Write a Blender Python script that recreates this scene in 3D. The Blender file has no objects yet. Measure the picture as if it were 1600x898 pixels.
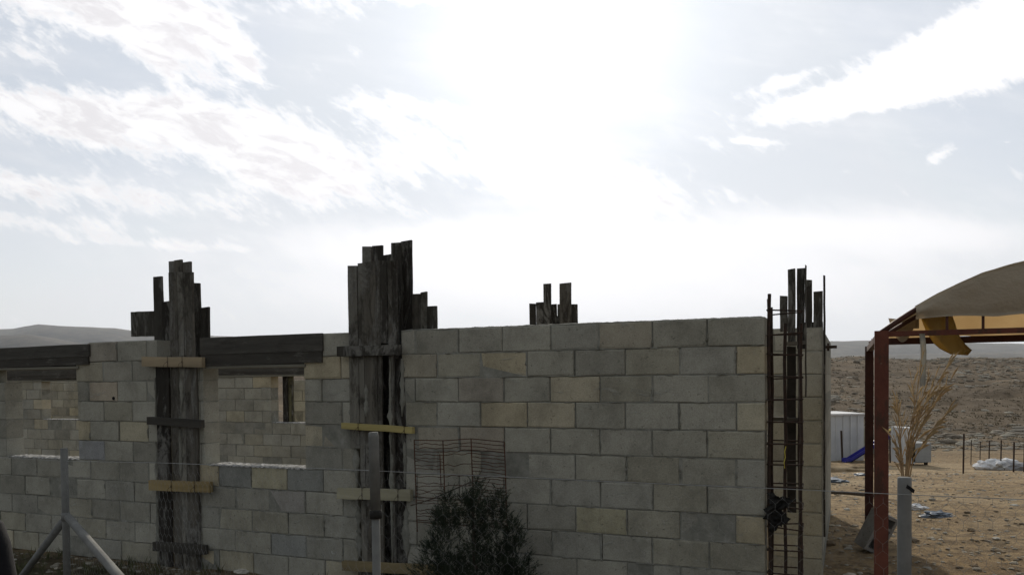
import bpy, math, random
import numpy as np
from mathutils import Vector, Matrix, noise
random.seed(7)
C = bpy.context.scene.collection
sc = bpy.context.scene

# ------------------------------------------------------------ camera
F_PX, PIT, ROLL, V0 = 1246.5, -0.02629, 0.010287, 624.75
EYE = 1.783
cam_d = bpy.data.cameras.new('camera')
cam = bpy.data.objects.new('camera', cam_d); C.objects.link(cam)
cam_d.sensor_width = 36; cam_d.lens = 36*F_PX/1600
cam_d.shift_y = (V0-449)/1600
cam_d.clip_start = 0.05; cam_d.clip_end = 30000
_c, _s, _cr, _sr = math.cos(PIT), math.sin(PIT), math.cos(ROLL), math.sin(ROLL)
_fw = Vector((0, _c, _s)); _up0 = Vector((0, -_s, _c)); _rt0 = Vector((1, 0, 0))
_rt = _rt0*_cr - _up0*_sr; _up = _rt0*_sr + _up0*_cr
m = Matrix.Identity(4)
for i in range(3):
    m[i][0] = _rt[i]; m[i][1] = _up[i]; m[i][2] = -_fw[i]; m[i][3] = (0, 0, EYE)[i]
cam.matrix_world = m
sc.camera = cam

def ray(u, v):
    d = _rt*((u-800)/F_PX) + _up*((V0-v)/F_PX) + _fw
    return d/d.y
def atY(u, v, Y):
    d = ray(u, v); return Vector((0, 0, EYE)) + d*Y

# ------------------------------------------------------------ world
SUN_EL, SUN_AZ = math.radians(23.5), math.radians(3.5)      # azimuth clockwise from +Y
sunv = Vector((math.sin(SUN_AZ)*math.cos(SUN_EL), math.cos(SUN_AZ)*math.cos(SUN_EL), math.sin(SUN_EL)))
world = bpy.data.worlds.new('World'); sc.world = world; world.use_nodes = True
nt = world.node_tree; nt.nodes.clear()
def N(t, **kw):
    n = nt.nodes.new(t)
    for k, v in kw.items(): setattr(n, k, v)
    return n
def L(a, b): nt.links.new(a, b)
def M(op, a, b=None, clamp=False, c=None):
    n = N('ShaderNodeMath', operation=op); n.use_clamp = clamp
    for i, x in enumerate((a, b, c)):
        if x is None: continue
        if isinstance(x, (int, float)): n.inputs[i].default_value = x
        else: L(x, n.inputs[i])
    return n.outputs[0]
def MIXC(f, a, b, mode='MIX'):
    n = N('ShaderNodeMix', data_type='RGBA', blend_type=mode)
    for k, x in ((0, f), (6, a), (7, b)):
        if isinstance(x, (int, float)): n.inputs[k].default_value = x
        elif isinstance(x, tuple): n.inputs[k].default_value = x
        else: L(x, n.inputs[k])
    return n.outputs[2]
BACK = 0.47
sky = N('ShaderNodeTexSky', sky_type='NISHITA'); sky.sun_disc = False
sky.sun_elevation = SUN_EL; sky.sun_rotation = SUN_AZ
sky.altitude = 400; sky.air_density = 1.0; sky.dust_density = 1.2; sky.ozone_density = 1.0
tc = N('ShaderNodeTexCoord'); sep = N('ShaderNodeSeparateXYZ'); L(tc.outputs['Generated'], sep.inputs[0])
X, Y, Z = sep.outputs
ay = M('ADD', M('ABSOLUTE', Y), 0.03)
gx = M('DIVIDE', X, ay); gz = M('DIVIDE', Z, ay)
U = M('ADD', M('MULTIPLY', M('SUBTRACT', gx, M('MULTIPLY', gz, 0.0103)), 1246.5), 800)
V = M('SUBTRACT', 592, M('MULTIPLY', M('ADD', gz, M('MULTIPLY', gx, 0.0103)), 1246.5))
def uvvec(ang, su, sv, off=0.0):
    ca, sa = math.cos(math.radians(ang)), math.sin(math.radians(ang))
    a = M('MULTIPLY', M('ADD', M('MULTIPLY', U, ca), M('MULTIPLY', V, sa)), 1/su)
    b = M('MULTIPLY', M('SUBTRACT', M('MULTIPLY', V, ca), M('MULTIPLY', U, sa)), 1/sv)
    cb = N('ShaderNodeCombineXYZ'); L(a, cb.inputs[0]); L(b, cb.inputs[1]); cb.inputs[2].default_value = off
    return cb.outputs[0]
def fbm(vec, det=8, rough=0.6, dist=0.0):
    n = N('ShaderNodeTexNoise'); L(vec, n.inputs['Vector']); n.inputs['Scale'].default_value = 1
    n.inputs['Detail'].default_value = det; n.inputs['Roughness'].default_value = rough
    n.inputs['Distortion'].default_value = dist
    return n.outputs['Fac']
nA = fbm(uvvec(22, 150, 60, 3.1), 9, 0.62, 0.35)
nB = fbm(uvvec(40, 60, 22, 9.7), 7, 0.6, 0.2)
nC = fbm(uvvec(8, 330, 75, 5.2), 6, 0.55, 0.2)
nD = fbm(uvvec(35, 26, 11, 4.4), 6, .65, .3)
nR = fbm(uvvec(-20, 160, 45, 1.3), 8, 0.6, 0.2)
def ell(u, v, ru, rv, ang, amp=1.0):
    ca, sa = math.cos(math.radians(ang)), math.sin(math.radians(ang))
    du = M('SUBTRACT', U, u); dv = M('SUBTRACT', V, v)
    a = M('MULTIPLY', M('ADD', M('MULTIPLY', du, ca), M('MULTIPLY', dv, sa)), 1/ru)
    b = M('MULTIPLY', M('SUBTRACT', M('MULTIPLY', dv, ca), M('MULTIPLY', du, sa)), 1/rv)
    r2 = M('ADD', M('MULTIPLY', a, a), M('MULTIPLY', b, b))
    return M('MULTIPLY', M('EXPONENT', M('MULTIPLY', r2, -1.0)), amp)
def total(lst):
    s = None
    for e in lst:
        x = ell(*e); s = x if s is None else M('ADD', s, x)
    return s
left_clouds = [(90, 20, 300, 60, 8, 1.0), (270, 70, 150, 55, 38, .85), (385, 105, 70, 26, 48, .75), (620, 5, 300, 30, 3, .9),
    (90, 200, 240, 42, 4, .9), (330, 225, 240, 50, 14, 1.0), (500, 285, 170, 40, 24, .85), (760, 255, 230, 50, 12, .95),
    (110, 305, 200, 28, 5, .75), (300, 330, 130, 22, 10, .7), (120, 360, 260, 22, 5, .6), (85, 112, 45, 12, 20, .6), (250, 100, 50, 14, 30, .5),
    (640, 178, 60, 18, 8, .7), (770, 175, 55, 16, 0, .55), (300, 392, 190, 9, 3, .55), (950, 310, 200, 40, 8, .8)]
right_clouds = [(1400, 125, 230, 36, -22, 1.05), (1560, 75, 170, 68, -20, 1.15), (1330, 172, 150, 20, -6, .8), (1200, 148, 80, 13, -17, .7), (1025, 174, 22, 9, 25, .75),
    (1160, 236, 50, 7, 3, .65), (1440, 258, 32, 14, -35, .75), (1300, 281, 20, 6, 5, .6), (1535, 238, 18, 4, 5, .5),
    (1340, 307, 22, 5, 5, .5), (1590, 290, 30, 22, 0, .5)]
low_veil = [(950, 400, 520, 75, 0, .9), (1400, 375, 320, 28, 2, .5), (700, 400, 260, 60, 0, .4), (900, 470, 500, 60, 0, .6)]
def sstep(x, lo, hi):
    n = N('ShaderNodeMapRange', interpolation_type='SMOOTHSTEP'); L(x, n.inputs[0])
    n.inputs[1].default_value = lo; n.inputs[2].default_value = hi
    return n.outputs[0]
dl = M('ADD', total(left_clouds), M('ADD', M('MULTIPLY', M('SUBTRACT', nA, .50), 2.4), M('ADD', M('MULTIPLY', M('SUBTRACT', nB, .5), 1.4), M('MULTIPLY', M('SUBTRACT', nD, .5), .9))))
ml = M('MULTIPLY', sstep(dl, .34, 1.02), .96)
dr = M('ADD', total(right_clouds), M('ADD', M('MULTIPLY', M('SUBTRACT', nR, .5), 1.2), M('ADD', M('MULTIPLY', M('SUBTRACT', nB, .5), .8), M('MULTIPLY', M('SUBTRACT', nD, .5), .7))))
mr = sstep(dr, .34, .86)
dv_ = M('ADD', total(low_veil), M('ADD', M('MULTIPLY', M('SUBTRACT', nC, .5), 1.5), M('MULTIPLY', M('SUBTRACT', nB, .5), .5)))
mv = M('MULTIPLY', sstep(dv_, .0, 1.15), .92)
cl = M('MAXIMUM', ml, mr)
# the thin pale veil over the whole sky; it and the clouds glow more towards the sun
SK = 0.10
def SC(col, f):
    n = N('ShaderNodeVectorMath', operation='SCALE')
    if isinstance(col, tuple): n.inputs[0].default_value = col[:3]
    else: L(col, n.inputs[0])
    if isinstance(f, (int, float)): n.inputs['Scale'].default_value = f
    else: L(f, n.inputs['Scale'])
    return n.outputs[0]
def ADDV(a, b):
    n = N('ShaderNodeVectorMath', operation='ADD'); L(a, n.inputs[0]); L(b, n.inputs[1]); return n.outputs[0]
sv = N('ShaderNodeVectorMath', operation='DOT_PRODUCT'); L(tc.outputs['Generated'], sv.inputs[0]); sv.inputs[1].default_value = sunv
cosa = M('MAXIMUM', sv.outputs['Value'], 0)
side = M('ADD', M('MULTIPLY', M('POWER', cosa, 1.3), 1-BACK), BACK)
skyn = N('ShaderNodeVectorMath', operation='MINIMUM'); L(sky.outputs[0], skyn.inputs[0]); skyn.inputs[1].default_value = (9, 9, 9)
el = M('MAXIMUM', Z, 0)
veilcol = MIXC(sstep(el, .0, .30), (9.3, 9.4, 9.6, 1), (6.5, 6.95, 7.6, 1))
base = ADDV(SC(skyn.outputs[0], .16), SC(veilcol, side))
glare = M('ADD', M('MULTIPLY', M('POWER', cosa, 120), 4.0), M('ADD', M('MULTIPLY', M('POWER', cosa, 34), 1.1), M('MULTIPLY', M('POWER', cosa, 6), .04)))
wisps = M('MULTIPLY', sstep(nC, .40, .75), .25)
veiled = MIXC(wisps, base, SC((10.2, 10.2, 10.5), side))
veiled = MIXC(mv, veiled, SC((12.0, 11.9, 12.1), side))
inner = M('MULTIPLY', sstep(fbm(uvvec(20, 95, 34, 17.0), 8, .65, .4), .42, .60), sstep(dl, .60, 1.15))
ccol = MIXC(inner, SC((12.0, 11.9, 12.0), side), SC((9.7, 9.45, 9.7), side))
c2 = MIXC(cl, veiled, ccol)
gcol = N('ShaderNodeVectorMath', operation='SCALE'); gcol.inputs[0].default_value = (1, .99, .97); L(glare, gcol.inputs['Scale'])
addn = N('ShaderNodeVectorMath', operation='ADD'); L(c2, addn.inputs[0]); L(gcol.outputs[0], addn.inputs[1])
bg = N('ShaderNodeBackground'); L(addn.outputs[0], bg.inputs[0]); bg.inputs[1].default_value = SK
wo = N('ShaderNodeOutputWorld'); L(bg.outputs[0], wo.inputs[0])

sun_d = bpy.data.lights.new('sun', 'SUN'); sun_d.energy = 3.0; sun_d.angle = math.radians(1.2); sun_d.color = (1, .91, .78)
sun = bpy.data.objects.new('sun', sun_d); C.objects.link(sun)
sun.rotation_euler = (-sunv).to_track_quat('-Z', 'Y').to_euler()
vs = sc.view_settings; vs.view_transform = 'Standard'; vs.look = 'None'; vs.gamma = 1; vs.exposure = 0.0; vs.use_curve_mapping = False
sc.cycles.max_bounces = 6; sc.cycles.volume_bounces = 0; sc.cycles.transparent_max_bounces = 8

# ------------------------------------------------------------ materials
def mat(name, build):
    mt = bpy.data.materials.new(name); mt.use_nodes = True
    t = mt.node_tree; b = t.nodes['Principled BSDF']
    b.inputs['Specular IOR Level'].default_value = 0.25
    build(t, b); return mt
def nz(t, scale, det=6, rough=.6, sc3=(1, 1, 1), dist=0, coord='Object'):
    tcn = t.nodes.new('ShaderNodeTexCoord'); mp = t.nodes.new('ShaderNodeMapping'); mp.inputs['Scale'].default_value = sc3
    t.links.new(tcn.outputs[coord], mp.inputs[0])
    n = t.nodes.new('ShaderNodeTexNoise'); n.inputs['Scale'].default_value = scale; n.inputs['Detail'].default_value = det
    n.inputs['Roughness'].default_value = rough; n.inputs['Distortion'].default_value = dist
    t.links.new(mp.outputs[0], n.inputs['Vector']); return n.outputs['Fac']
def rmp(t, fac, stops):
    r = t.nodes.new('ShaderNodeValToRGB'); cr = r.color_ramp
    while len(cr.elements) < len(stops): cr.elements.new(.5)
    for e, (p, c) in zip(cr.elements, stops):
        e.position = p; e.color = (*c, 1) if isinstance(c, tuple) else (c, c, c, 1)
    t.links.new(fac, r.inputs[0]); return r.outputs[0]
def mx(t, f, a, b, mode='MIX'):
    n = t.nodes.new('ShaderNodeMix'); n.data_type = 'RGBA'; n.blend_type = mode
    for k, x in ((0, f), (6, a), (7, b)):
        if isinstance(x, (int, float)): n.inputs[k].default_value = x
        elif isinstance(x, tuple): n.inputs[k].default_value = (*x, 1)
        else: t.links.new(x, n.inputs[k])
    return n.outputs[2]
def bump(t, b, fac, dist, strength=1):
    n = t.nodes.new('ShaderNodeBump'); n.inputs['Distance'].default_value = dist; n.inputs['Strength'].default_value = strength
    t.links.new(fac, n.inputs['Height']); t.links.new(n.outputs[0], b.inputs['Normal'])
def attr(t):
    n = t.nodes.new('ShaderNodeAttribute'); n.attribute_name = 'tone'; return n.outputs['Color']
def b_block(t, b):
    big = rmp(t, nz(t, 2.6, 8, .72), [(.30, .66), (.5, 1.0), (.70, 1.22)])
    fine = rmp(t, nz(t, 110, 3, .7), [(.25, .74), (.5, 1.0), (.8, 1.22)])
    c = mx(t, 1, attr(t), big, 'MULTIPLY'); c = mx(t, 1, c, fine, 'MULTIPLY')
    pits = rmp(t, nz(t, 34, 3, .6), [(.30, .6), (.36, 1.0)]); c = mx(t, 1, c, pits, 'MULTIPLY')
    smr = rmp(t, nz(t, 4.2, 8, .75, (1, 1, 2.6), .7), [(.60, 0.0), (.70, .65)])      # dried cement smears
    c = mx(t, smr, c, (.40, .395, .345))
    sp = rmp(t, nz(t, 24, 3, .6), [(.70, 0.0), (.75, .7)]); c = mx(t, sp, c, (.50, .49, .45))
    st = rmp(t, nz(t, 1.7, 8, .75, (1, 1, .45), .4), [(.55, 0.0), (.70, .6)])
    c = mx(t, st, c, (.17, .165, .125))
    t.links.new(c, b.inputs['Base Color']); b.inputs['Roughness'].default_value = .95
    ad = t.nodes.new('ShaderNodeMath'); ad.operation = 'ADD'; t.links.new(nz(t, 120, 4, .7), ad.inputs[0]); t.links.new(smr, ad.inputs[1])
    bump(t, b, ad.outputs[0], .005)
M_block = mat('concrete_block', b_block)
def b_mortar(t, b):
    c = rmp(t, nz(t, 8, 6, .7), [(.3, (.15, .147, .12)), (.55, (.25, .245, .205)), (.75, (.35, .345, .30))])
    t.links.new(c, b.inputs['Base Color']); b.inputs['Roughness'].default_value = 1
    bump(t, b, nz(t, 60, 5, .7), .006)
M_mortar = mat('mortar', b_mortar)
def b_lmortar(t, b):
    c = rmp(t, nz(t, 30, 5, .7), [(.40, (.13, .125, .11)), (.52, (.36, .35, .32)), (.68, (.60, .58, .54))])
    t.links.new(c, b.inputs['Base Color']); b.inputs['Roughness'].default_value = 1
    bump(t, b, nz(t, 60, 5, .7), .01)
M_lmortar = mat('pale_mortar', b_lmortar)
def b_wood(t, b):
    grain = rmp(t, nz(t, 14, 6, .65, (1, 1, .06)), [(.25, .5), (.55, 1.0), (.8, 1.5)])
    c = mx(t, 1, attr(t), grain, 'MULTIPLY')
    dk = rmp(t, nz(t, 6, 6, .75, (1, 1, .35), .4), [(.49, 0.0), (.60, .8)])
    c = mx(t, dk, c, (.03, .025, .018))
    sp = rmp(t, nz(t, 5.5, 8, .75, (1, 1, .3), .8), [(.50, 0.0), (.57, .75), (.8, .9)])
    c = mx(t, sp, c, rmp(t, nz(t, 40, 4, .7), [(.3, (.12, .115, .10)), (.7, (.24, .23, .20))]))
    t.links.new(c, b.inputs['Base Color']); b.inputs['Roughness'].default_value = .95
    ad = t.nodes.new('ShaderNodeMath'); ad.operation = 'ADD'; t.links.new(sp, ad.inputs[0]); t.links.new(nz(t, 30, 5, .7, (1, 1, .1)), ad.inputs[1])
    bump(t, b, ad.outputs[0], .006)
M_wood = mat('formwork_timber', b_wood)
def b_hwood(t, b):
    grain = rmp(t, nz(t, 9, 6, .65, (.08, .08, 1)), [(.25, .6), (.55, 1.0), (.8, 1.35)])
    c = mx(t, 1, attr(t), grain, 'MULTIPLY')
    t.links.new(c, b.inputs['Base Color']); b.inputs['Roughness'].default_value = .85
    bump(t, b, nz(t, 40, 4, .7, (.1, .1, 1)), .003)
M_hwood = mat('sawn_timber', b_hwood)
def plain(name, a, bcol, scale=20, rough=.8, metal=0, bmp=.002):
    def f(t, b):
        c = rmp(t, nz(t, scale, 5, .65), [(.3, a), (.7, bcol)])
        t.links.new(c, b.inputs['Base Color']); b.inputs['Roughness'].default_value = rough; b.inputs['Metallic'].default_value = metal
        if bmp: bump(t, b, nz(t, scale*3, 4, .6), bmp)
    return mat(name, f)
M_rust = plain('rusty_steel', (.035, .018, .012), (.11, .045, .022), 30, .85)
M_rustd = plain('dark_rusty_bar', (.02, .015, .012), (.06, .035, .022), 40, .85)
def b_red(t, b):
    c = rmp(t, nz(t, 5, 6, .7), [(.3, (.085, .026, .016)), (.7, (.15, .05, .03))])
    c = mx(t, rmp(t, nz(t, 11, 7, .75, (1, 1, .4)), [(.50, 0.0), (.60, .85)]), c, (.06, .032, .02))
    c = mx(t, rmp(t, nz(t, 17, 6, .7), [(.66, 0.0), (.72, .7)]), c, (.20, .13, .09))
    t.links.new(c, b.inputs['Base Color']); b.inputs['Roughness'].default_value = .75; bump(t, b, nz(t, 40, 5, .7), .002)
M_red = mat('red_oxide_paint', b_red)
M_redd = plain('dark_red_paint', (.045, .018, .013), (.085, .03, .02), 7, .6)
M_galv = plain('galvanised_steel', (.20, .215, .225), (.33, .35, .36), 12, .5, .35, .001)
M_galvm = plain('weathered_zinc', (.11, .11, .10), (.19, .188, .17), 8, .85, .05, .001)
M_galvd = plain('dull_grey_steel', (.135, .135, .125), (.215, .215, .20), 7, .9, 0, .001)
M_wire = plain('fence_wire', (.22, .22, .21), (.38, .38, .36), 30, .5, .4, 0)
M_black = plain('black_cloth_and_shade', (.004, .004, .005), (.008, .008, .009), 20, .9)  # sack cloth; also paints the shade of the block hole and post slot
M_bplast = plain('dark_plastic_sheet', (.010, .0095, .008), (.028, .026, .022), 12, .9)
M_white = plain('white_sheet_metal', (.48, .50, .50), (.60, .61, .60), 1.5, .6)
M_greyp = plain('grey_panel', (.25, .26, .26), (.36, .37, .36), 2, .7)
M_blue = plain('blue_plastic', (.03, .03, .22), (.05, .05, .32), 5, .4)
M_blue2 = plain('faded_blue_plastic', (.08, .10, .13), (.17, .20, .23), 9, .5)
M_yel = plain('yellow_paint', (.6, .48, .14), (.75, .62, .25), 5, .5)
M_bag = plain('white_sack', (.55, .55, .54), (.75, .75, .74), 9, .7)
M_stem = plain('dry_stem', (.20, .12, .06), (.40, .27, .14), 25, .9)
M_bark = plain('dark_bark', (.05, .04, .03), (.1, .08, .06), 20, .9)
M_ltone = plain('rough_plaster', (.3, .3, .28), (.42, .41, .38), 10, .95)
def b_leaf(colA, colB, tr):
    def f(t, b):
        c = rmp(t, nz(t, 9, 4, .6), [(.3, colA), (.7, colB)])
        t.links.new(c, b.inputs['Base Color']); b.inputs['Roughness'].default_value = .8
        d = t.nodes.new('ShaderNodeBsdfTranslucent'); t.links.new(c, d.inputs[0])
        ms = t.nodes.new('ShaderNodeMixShader'); ms.inputs[0].default_value = tr
        t.links.new(b.outputs[0], ms.inputs[1]); t.links.new(d.outputs[0], ms.inputs[2])
        t.links.new(ms.outputs[0], t.nodes['Material Output'].inputs[0])
    return f
M_conifer = mat('conifer_needles', b_leaf((.014, .022, .013), (.05, .062, .035), .25))
M_dryleaf = mat('dry_leaf', b_leaf((.26, .175, .085), (.44, .32, .17), .35))
M_weed = mat('weed_leaf', b_leaf((.05, .06, .03), (.12, .12, .05), .3))
def b_tarp(ca, cb_, tr):
    def f(t, b):
        c = rmp(t, nz(t, 2.2, 6, .65), [(.3, ca), (.7, cb_)])
        t.links.new(c, b.inputs['Base Color']); b.inputs['Roughness'].default_value = .8
        d = t.nodes.new('ShaderNodeBsdfTranslucent'); t.links.new(c, d.inputs[0])
        ms = t.nodes.new('ShaderNodeMixShader'); ms.inputs[0].default_value = tr
        t.links.new(b.outputs[0], ms.inputs[1]); t.links.new(d.outputs[0], ms.inputs[2])
        t.links.new(ms.outputs[0], t.nodes['Material Output'].inputs[0])
        bump(t, b, nz(t, 4, 6, .65), .04)
    return f
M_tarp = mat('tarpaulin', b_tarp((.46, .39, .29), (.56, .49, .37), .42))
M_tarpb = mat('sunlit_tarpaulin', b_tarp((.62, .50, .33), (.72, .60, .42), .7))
M_yclot = mat('ochre_cloth', b_tarp((.46, .32, .10), (.58, .43, .17), .55))

def b_ground(t, b):
    n1 = nz(t, .55, 9, .68); n2 = nz(t, 6, 8, .7); n3 = nz(t, 38, 4, .7)
    c = rmp(t, n1, [(.3, (.29, .195, .10)), (.5, (.40, .285, .155)), (.7, (.48, .36, .21))])
    c = mx(t, rmp(t, n2, [(.44, 0.0), (.58, .8)]), c, (.17, .125, .075))
    c = mx(t, rmp(t, nz(t, 2.1, 8, .75), [(.52, 0.0), (.66, .6)]), c, (.15, .11, .07))
    c = mx(t, rmp(t, nz(t, .16, 5, .6, (1, 2.2, 1)), [(.48, 0.0), (.66, .6)]), c, (.56, .44, .28))
    peb = rmp(t, n3, [(.58, 0.0), (.66, .6)])
    c = mx(t, peb, c, (.46, .41, .33))
    # hillside: darker scrubby soil with strata, by distance from the yard (object space y)
    tcn = t.nodes.new('ShaderNodeTexCoord'); sp = t.nodes.new('ShaderNodeSeparateXYZ'); t.links.new(tcn.outputs['Object'], sp.inputs[0])
    mr_ = t.nodes.new('ShaderNodeMapRange'); t.links.new(sp.outputs[1], mr_.inputs[0]); mr_.inputs[1].default_value = 36; mr_.inputs[2].default_value = 52
    h1 = nz(t, .10, 9, .72, (.7, 1.1, 3)); h2 = nz(t, 2.4, 8, .75, (.5, .8, 1))
    hc = rmp(t, h1, [(.36, (.085, .063, .040)), (.5, (.135, .102, .066)), (.64, (.21, .16, .105))])
    hc = mx(t, rmp(t, h2, [(.60, 0.0), (.66, .8)]), hc, (.28, .235, .17))
    c = mx(t, mr_.outputs[0], c, hc)
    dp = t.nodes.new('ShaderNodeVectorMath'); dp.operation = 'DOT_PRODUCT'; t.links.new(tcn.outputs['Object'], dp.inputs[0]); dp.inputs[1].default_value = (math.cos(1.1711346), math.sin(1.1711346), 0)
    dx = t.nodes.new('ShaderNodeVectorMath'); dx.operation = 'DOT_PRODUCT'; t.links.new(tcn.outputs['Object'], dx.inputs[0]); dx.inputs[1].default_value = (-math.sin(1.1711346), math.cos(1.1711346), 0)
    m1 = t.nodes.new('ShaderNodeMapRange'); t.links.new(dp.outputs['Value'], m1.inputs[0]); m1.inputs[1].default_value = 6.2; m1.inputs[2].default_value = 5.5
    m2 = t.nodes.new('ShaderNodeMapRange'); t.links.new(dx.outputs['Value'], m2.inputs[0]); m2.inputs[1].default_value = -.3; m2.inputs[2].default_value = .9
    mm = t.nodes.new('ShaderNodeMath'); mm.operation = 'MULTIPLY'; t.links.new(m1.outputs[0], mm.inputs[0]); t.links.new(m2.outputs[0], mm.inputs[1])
    c = mx(t, mm.outputs[0], c, rmp(t, nz(t, 3, 8, .75), [(.35, (.05, .044, .026)), (.55, (.10, .082, .05)), (.72, (.20, .165, .11))]))   # dark soil before the wall, darkened so less light bounces onto it
    t.links.new(c, b.inputs['Base Color']); b.inputs['Roughness'].default_value = 1
    b.inputs['Specular IOR Level'].default_value = .1
    ad = t.nodes.new('ShaderNodeMath'); ad.operation = 'ADD'; t.links.new(n2, ad.inputs[0]); t.links.new(n3, ad.inputs[1])
    bump(t, b, ad.outputs[0], .05)
M_ground = mat('dry_earth', b_ground)
def b_rock(t, b):
    c = mx(t, 1, attr(t), rmp(t, nz(t, 14, 5, .7), [(.3, .7), (.7, 1.2)]), 'MULTIPLY')
    t.links.new(c, b.inputs['Base Color']); b.inputs['Roughness'].default_value = 1
M_rock = mat('limestone', b_rock)
def b_hill(t, b):
    c = rmp(t, nz(t, .009, 10, .75), [(.36, (.045, .042, .036)), (.5, (.085, .075, .058)), (.64, (.15, .13, .10))])
    t.links.new(c, b.inputs['Base Color']); b.inputs['Roughness'].default_value = 1
M_hill = mat('far_hill', b_hill)

# ------------------------------------------------------------ mesh helpers
class MB:
    def __init__(s): s.v = []; s.f = []; s.c = []
    def add(s, vs_, fs, tone=(.3, .3, .3)):
        o = len(s.v); s.v += [tuple(p) for p in vs_]
        s.f += [tuple(i+o for i in f) for f in fs]; s.c += [tone]*len(fs)
    def hexa(s, p, tone=(.3, .3, .3)):     # p: 4 bottom (ccw), 4 top
        s.add(p, [(3, 2, 1, 0), (4, 5, 6, 7), (0, 1, 5, 4), (1, 2, 6, 5), (2, 3, 7, 6), (3, 0, 4, 7)], tone)
    def obox(s, o, ax, ay_, az, tone=(.3, .3, .3)):
        o, ax, ay_, az = map(Vector, (o, ax, ay_, az))
        s.hexa([o, o+ax, o+ax+ay_, o+ay_, o+az, o+ax+az, o+ax+ay_+az, o+ay_+az], tone)
    def tube(s, pts, r, n=8, tone=(.3, .3, .3), cap=True):
        pts = [Vector(p) for p in pts]; k = len(pts)
        rs = r if isinstance(r, (list, tuple)) else [r]*k
        o = len(s.v); up = Vector((0, 0, 1))
        for i, p in enumerate(pts):
            d = (pts[min(i+1, k-1)]-pts[max(i-1, 0)]).normalized()
            a = d.cross(up)
            if a.length < .05: a = d.cross(Vector((1, 0, 0)))
            a.normalize(); b = d.cross(a)
            for j in range(n):
                t = 2*math.pi*j/n; s.v.append(tuple(p+(a*math.cos(t)+b*math.sin(t))*rs[i]))
        for i in range(k-1):
            for j in range(n):
                s.f.append((o+i*n+j, o+i*n+(j+1) % n, o+(i+1)*n+(j+1) % n, o+(i+1)*n+j)); s.c.append(tone)
        if cap:
            s.f.append(tuple(o+j for j in range(n))[::-1]); s.c.append(tone)
            s.f.append(tuple(o+(k-1)*n+j for j in range(n))); s.c.append(tone)
    def build(s, name, mt, parent=None, smooth=False):
        me = bpy.data.meshes.new(name); 
        off = Vector((0, 0, 0))
        if parent is None and s.v:      # origin at the thing's base
            xs = [p[0] for p in s.v]; ys = [p[1] for p in s.v]; zs = [p[2] for p in s.v]
            off = Vector((sum(xs)/len(xs), sum(ys)/len(ys), min(zs)))
        elif parent is not None: 
            off = parent.location
            if parent.parent is not None: off = parent.parent.location
        me.from_pydata([(p[0]-off[0], p[1]-off[1], p[2]-off[2]) for p in s.v], [], s.f)
        a = me.attributes.new('tone', 'FLOAT_COLOR', 'FACE')
        a.data.foreach_set('color', np.array([(*c, 1.0) for c in s.c], dtype=np.float32).ravel())
        if smooth: me.polygons.foreach_set('use_smooth', [True]*len(me.polygons))
        me.materials.append(mt); me.update()
        o = bpy.data.objects.new(name, me); C.objects.link(o)
        if parent is not None: o.parent = parent
        else: o.location = off
        return o
def tag(o, label=None, cat=None, group=None, kind=None):
    if label: o['label'] = label
    if cat: o['category'] = cat
    if group: o['group'] = group
    if kind: o['kind'] = kind
    return o
def thing(name, loc, label, cat, group=None):
    o = bpy.data.objects.new(name, None); C.objects.link(o); o.location = loc; o.empty_display_size = .1
    return tag(o, label, cat, group)
R = random.uniform

# ------------------------------------------------------------ frame of the building
PHI = 1.17113460
D = Vector((-math.sin(PHI), math.cos(PHI), 0))      # along the front wall, to the left
NN = Vector((math.cos(PHI), math.sin(PHI), 0))      # into the building
W0 = Vector((1.77285, 5.57604, 0)); N0 = W0.dot(NN)
def hit(u, v, dn):                                  # the point on the plane dn metres behind the front face
    d = ray(u, v); o = Vector((0, 0, EYE)); t = (N0+dn-o.dot(NN))/d.dot(NN); return o+d*t
def su(u, v=600, dn=0): return (hit(u, v, dn)-W0).dot(D)
def bp(s, dn, z): return W0+D*s+NN*dn+Vector((0, 0, z))

# ------------------------------------------------------------ ground
def sm(x, a, b):
    t = max(0, min(1, (x-a)/(b-a))); return t*t*(3-2*t)
def gz_(x, y):
    r = math.hypot(x, y)
    z = -2.35*sm(y, 9, 38)
    z += 7.3*sm(y, 40, 140)*(0.95+.06*noise.noise(Vector((x*.02, y*.01, 3)))) if y > 40 else 0
    if y > 42: z += (.5*noise.fractal(Vector((x*.05, y*.08, 1)), 1, 2, 4)+.35*noise.fractal(Vector((x*.25, y*.35, 8)), 1, 2, 3))*sm(y, 42, 70)
    if y > 140: z -= 45*sm(y, 145, 900)
    if y < -10: z -= .01*(-y-10)
    if r < 60: z += .035*noise.fractal(Vector((x*.9, y*.9, 7)), .8, 2, 4)*sm(r, 1, 4)
    if r < 25: z += .018*noise.noise(Vector((x*6, y*6, 2)))
    return z
gv, gf = [], []
rad = [0.0]+[0.6*1.0165**i for i in range(560)]
rad = [r for r in rad if r < 5200]
angs = []
a = -180.0
while a < 180:
    angs.append(math.radians(a)); a += .35 if -40 < a < 40 else 3.0
na = len(angs)
gv.append((0, 0, gz_(0, 0)))
for r in rad[1:]:
    for t in angs:
        x, y = r*math.sin(t), r*math.cos(t); gv.append((x, y, gz_(x, y)))
for j in range(na): gf.append((0, 1+(j+1) % na, 1+j))
for i in range(len(rad)-2):
    o = 1+i*na; p = o+na
    for j in range(na):
        k = (j+1) % na; gf.append((o+j, o+k, p+k, p+j))
me = bpy.data.meshes.new('ground'); me.from_pydata(gv, [], gf); me.polygons.foreach_set('use_smooth', [True]*len(gf)); me.materials.append(M_ground); me.update()
g = bpy.data.objects.new('ground', me); C.objects.link(g); g['kind'] = 'structure'
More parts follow.
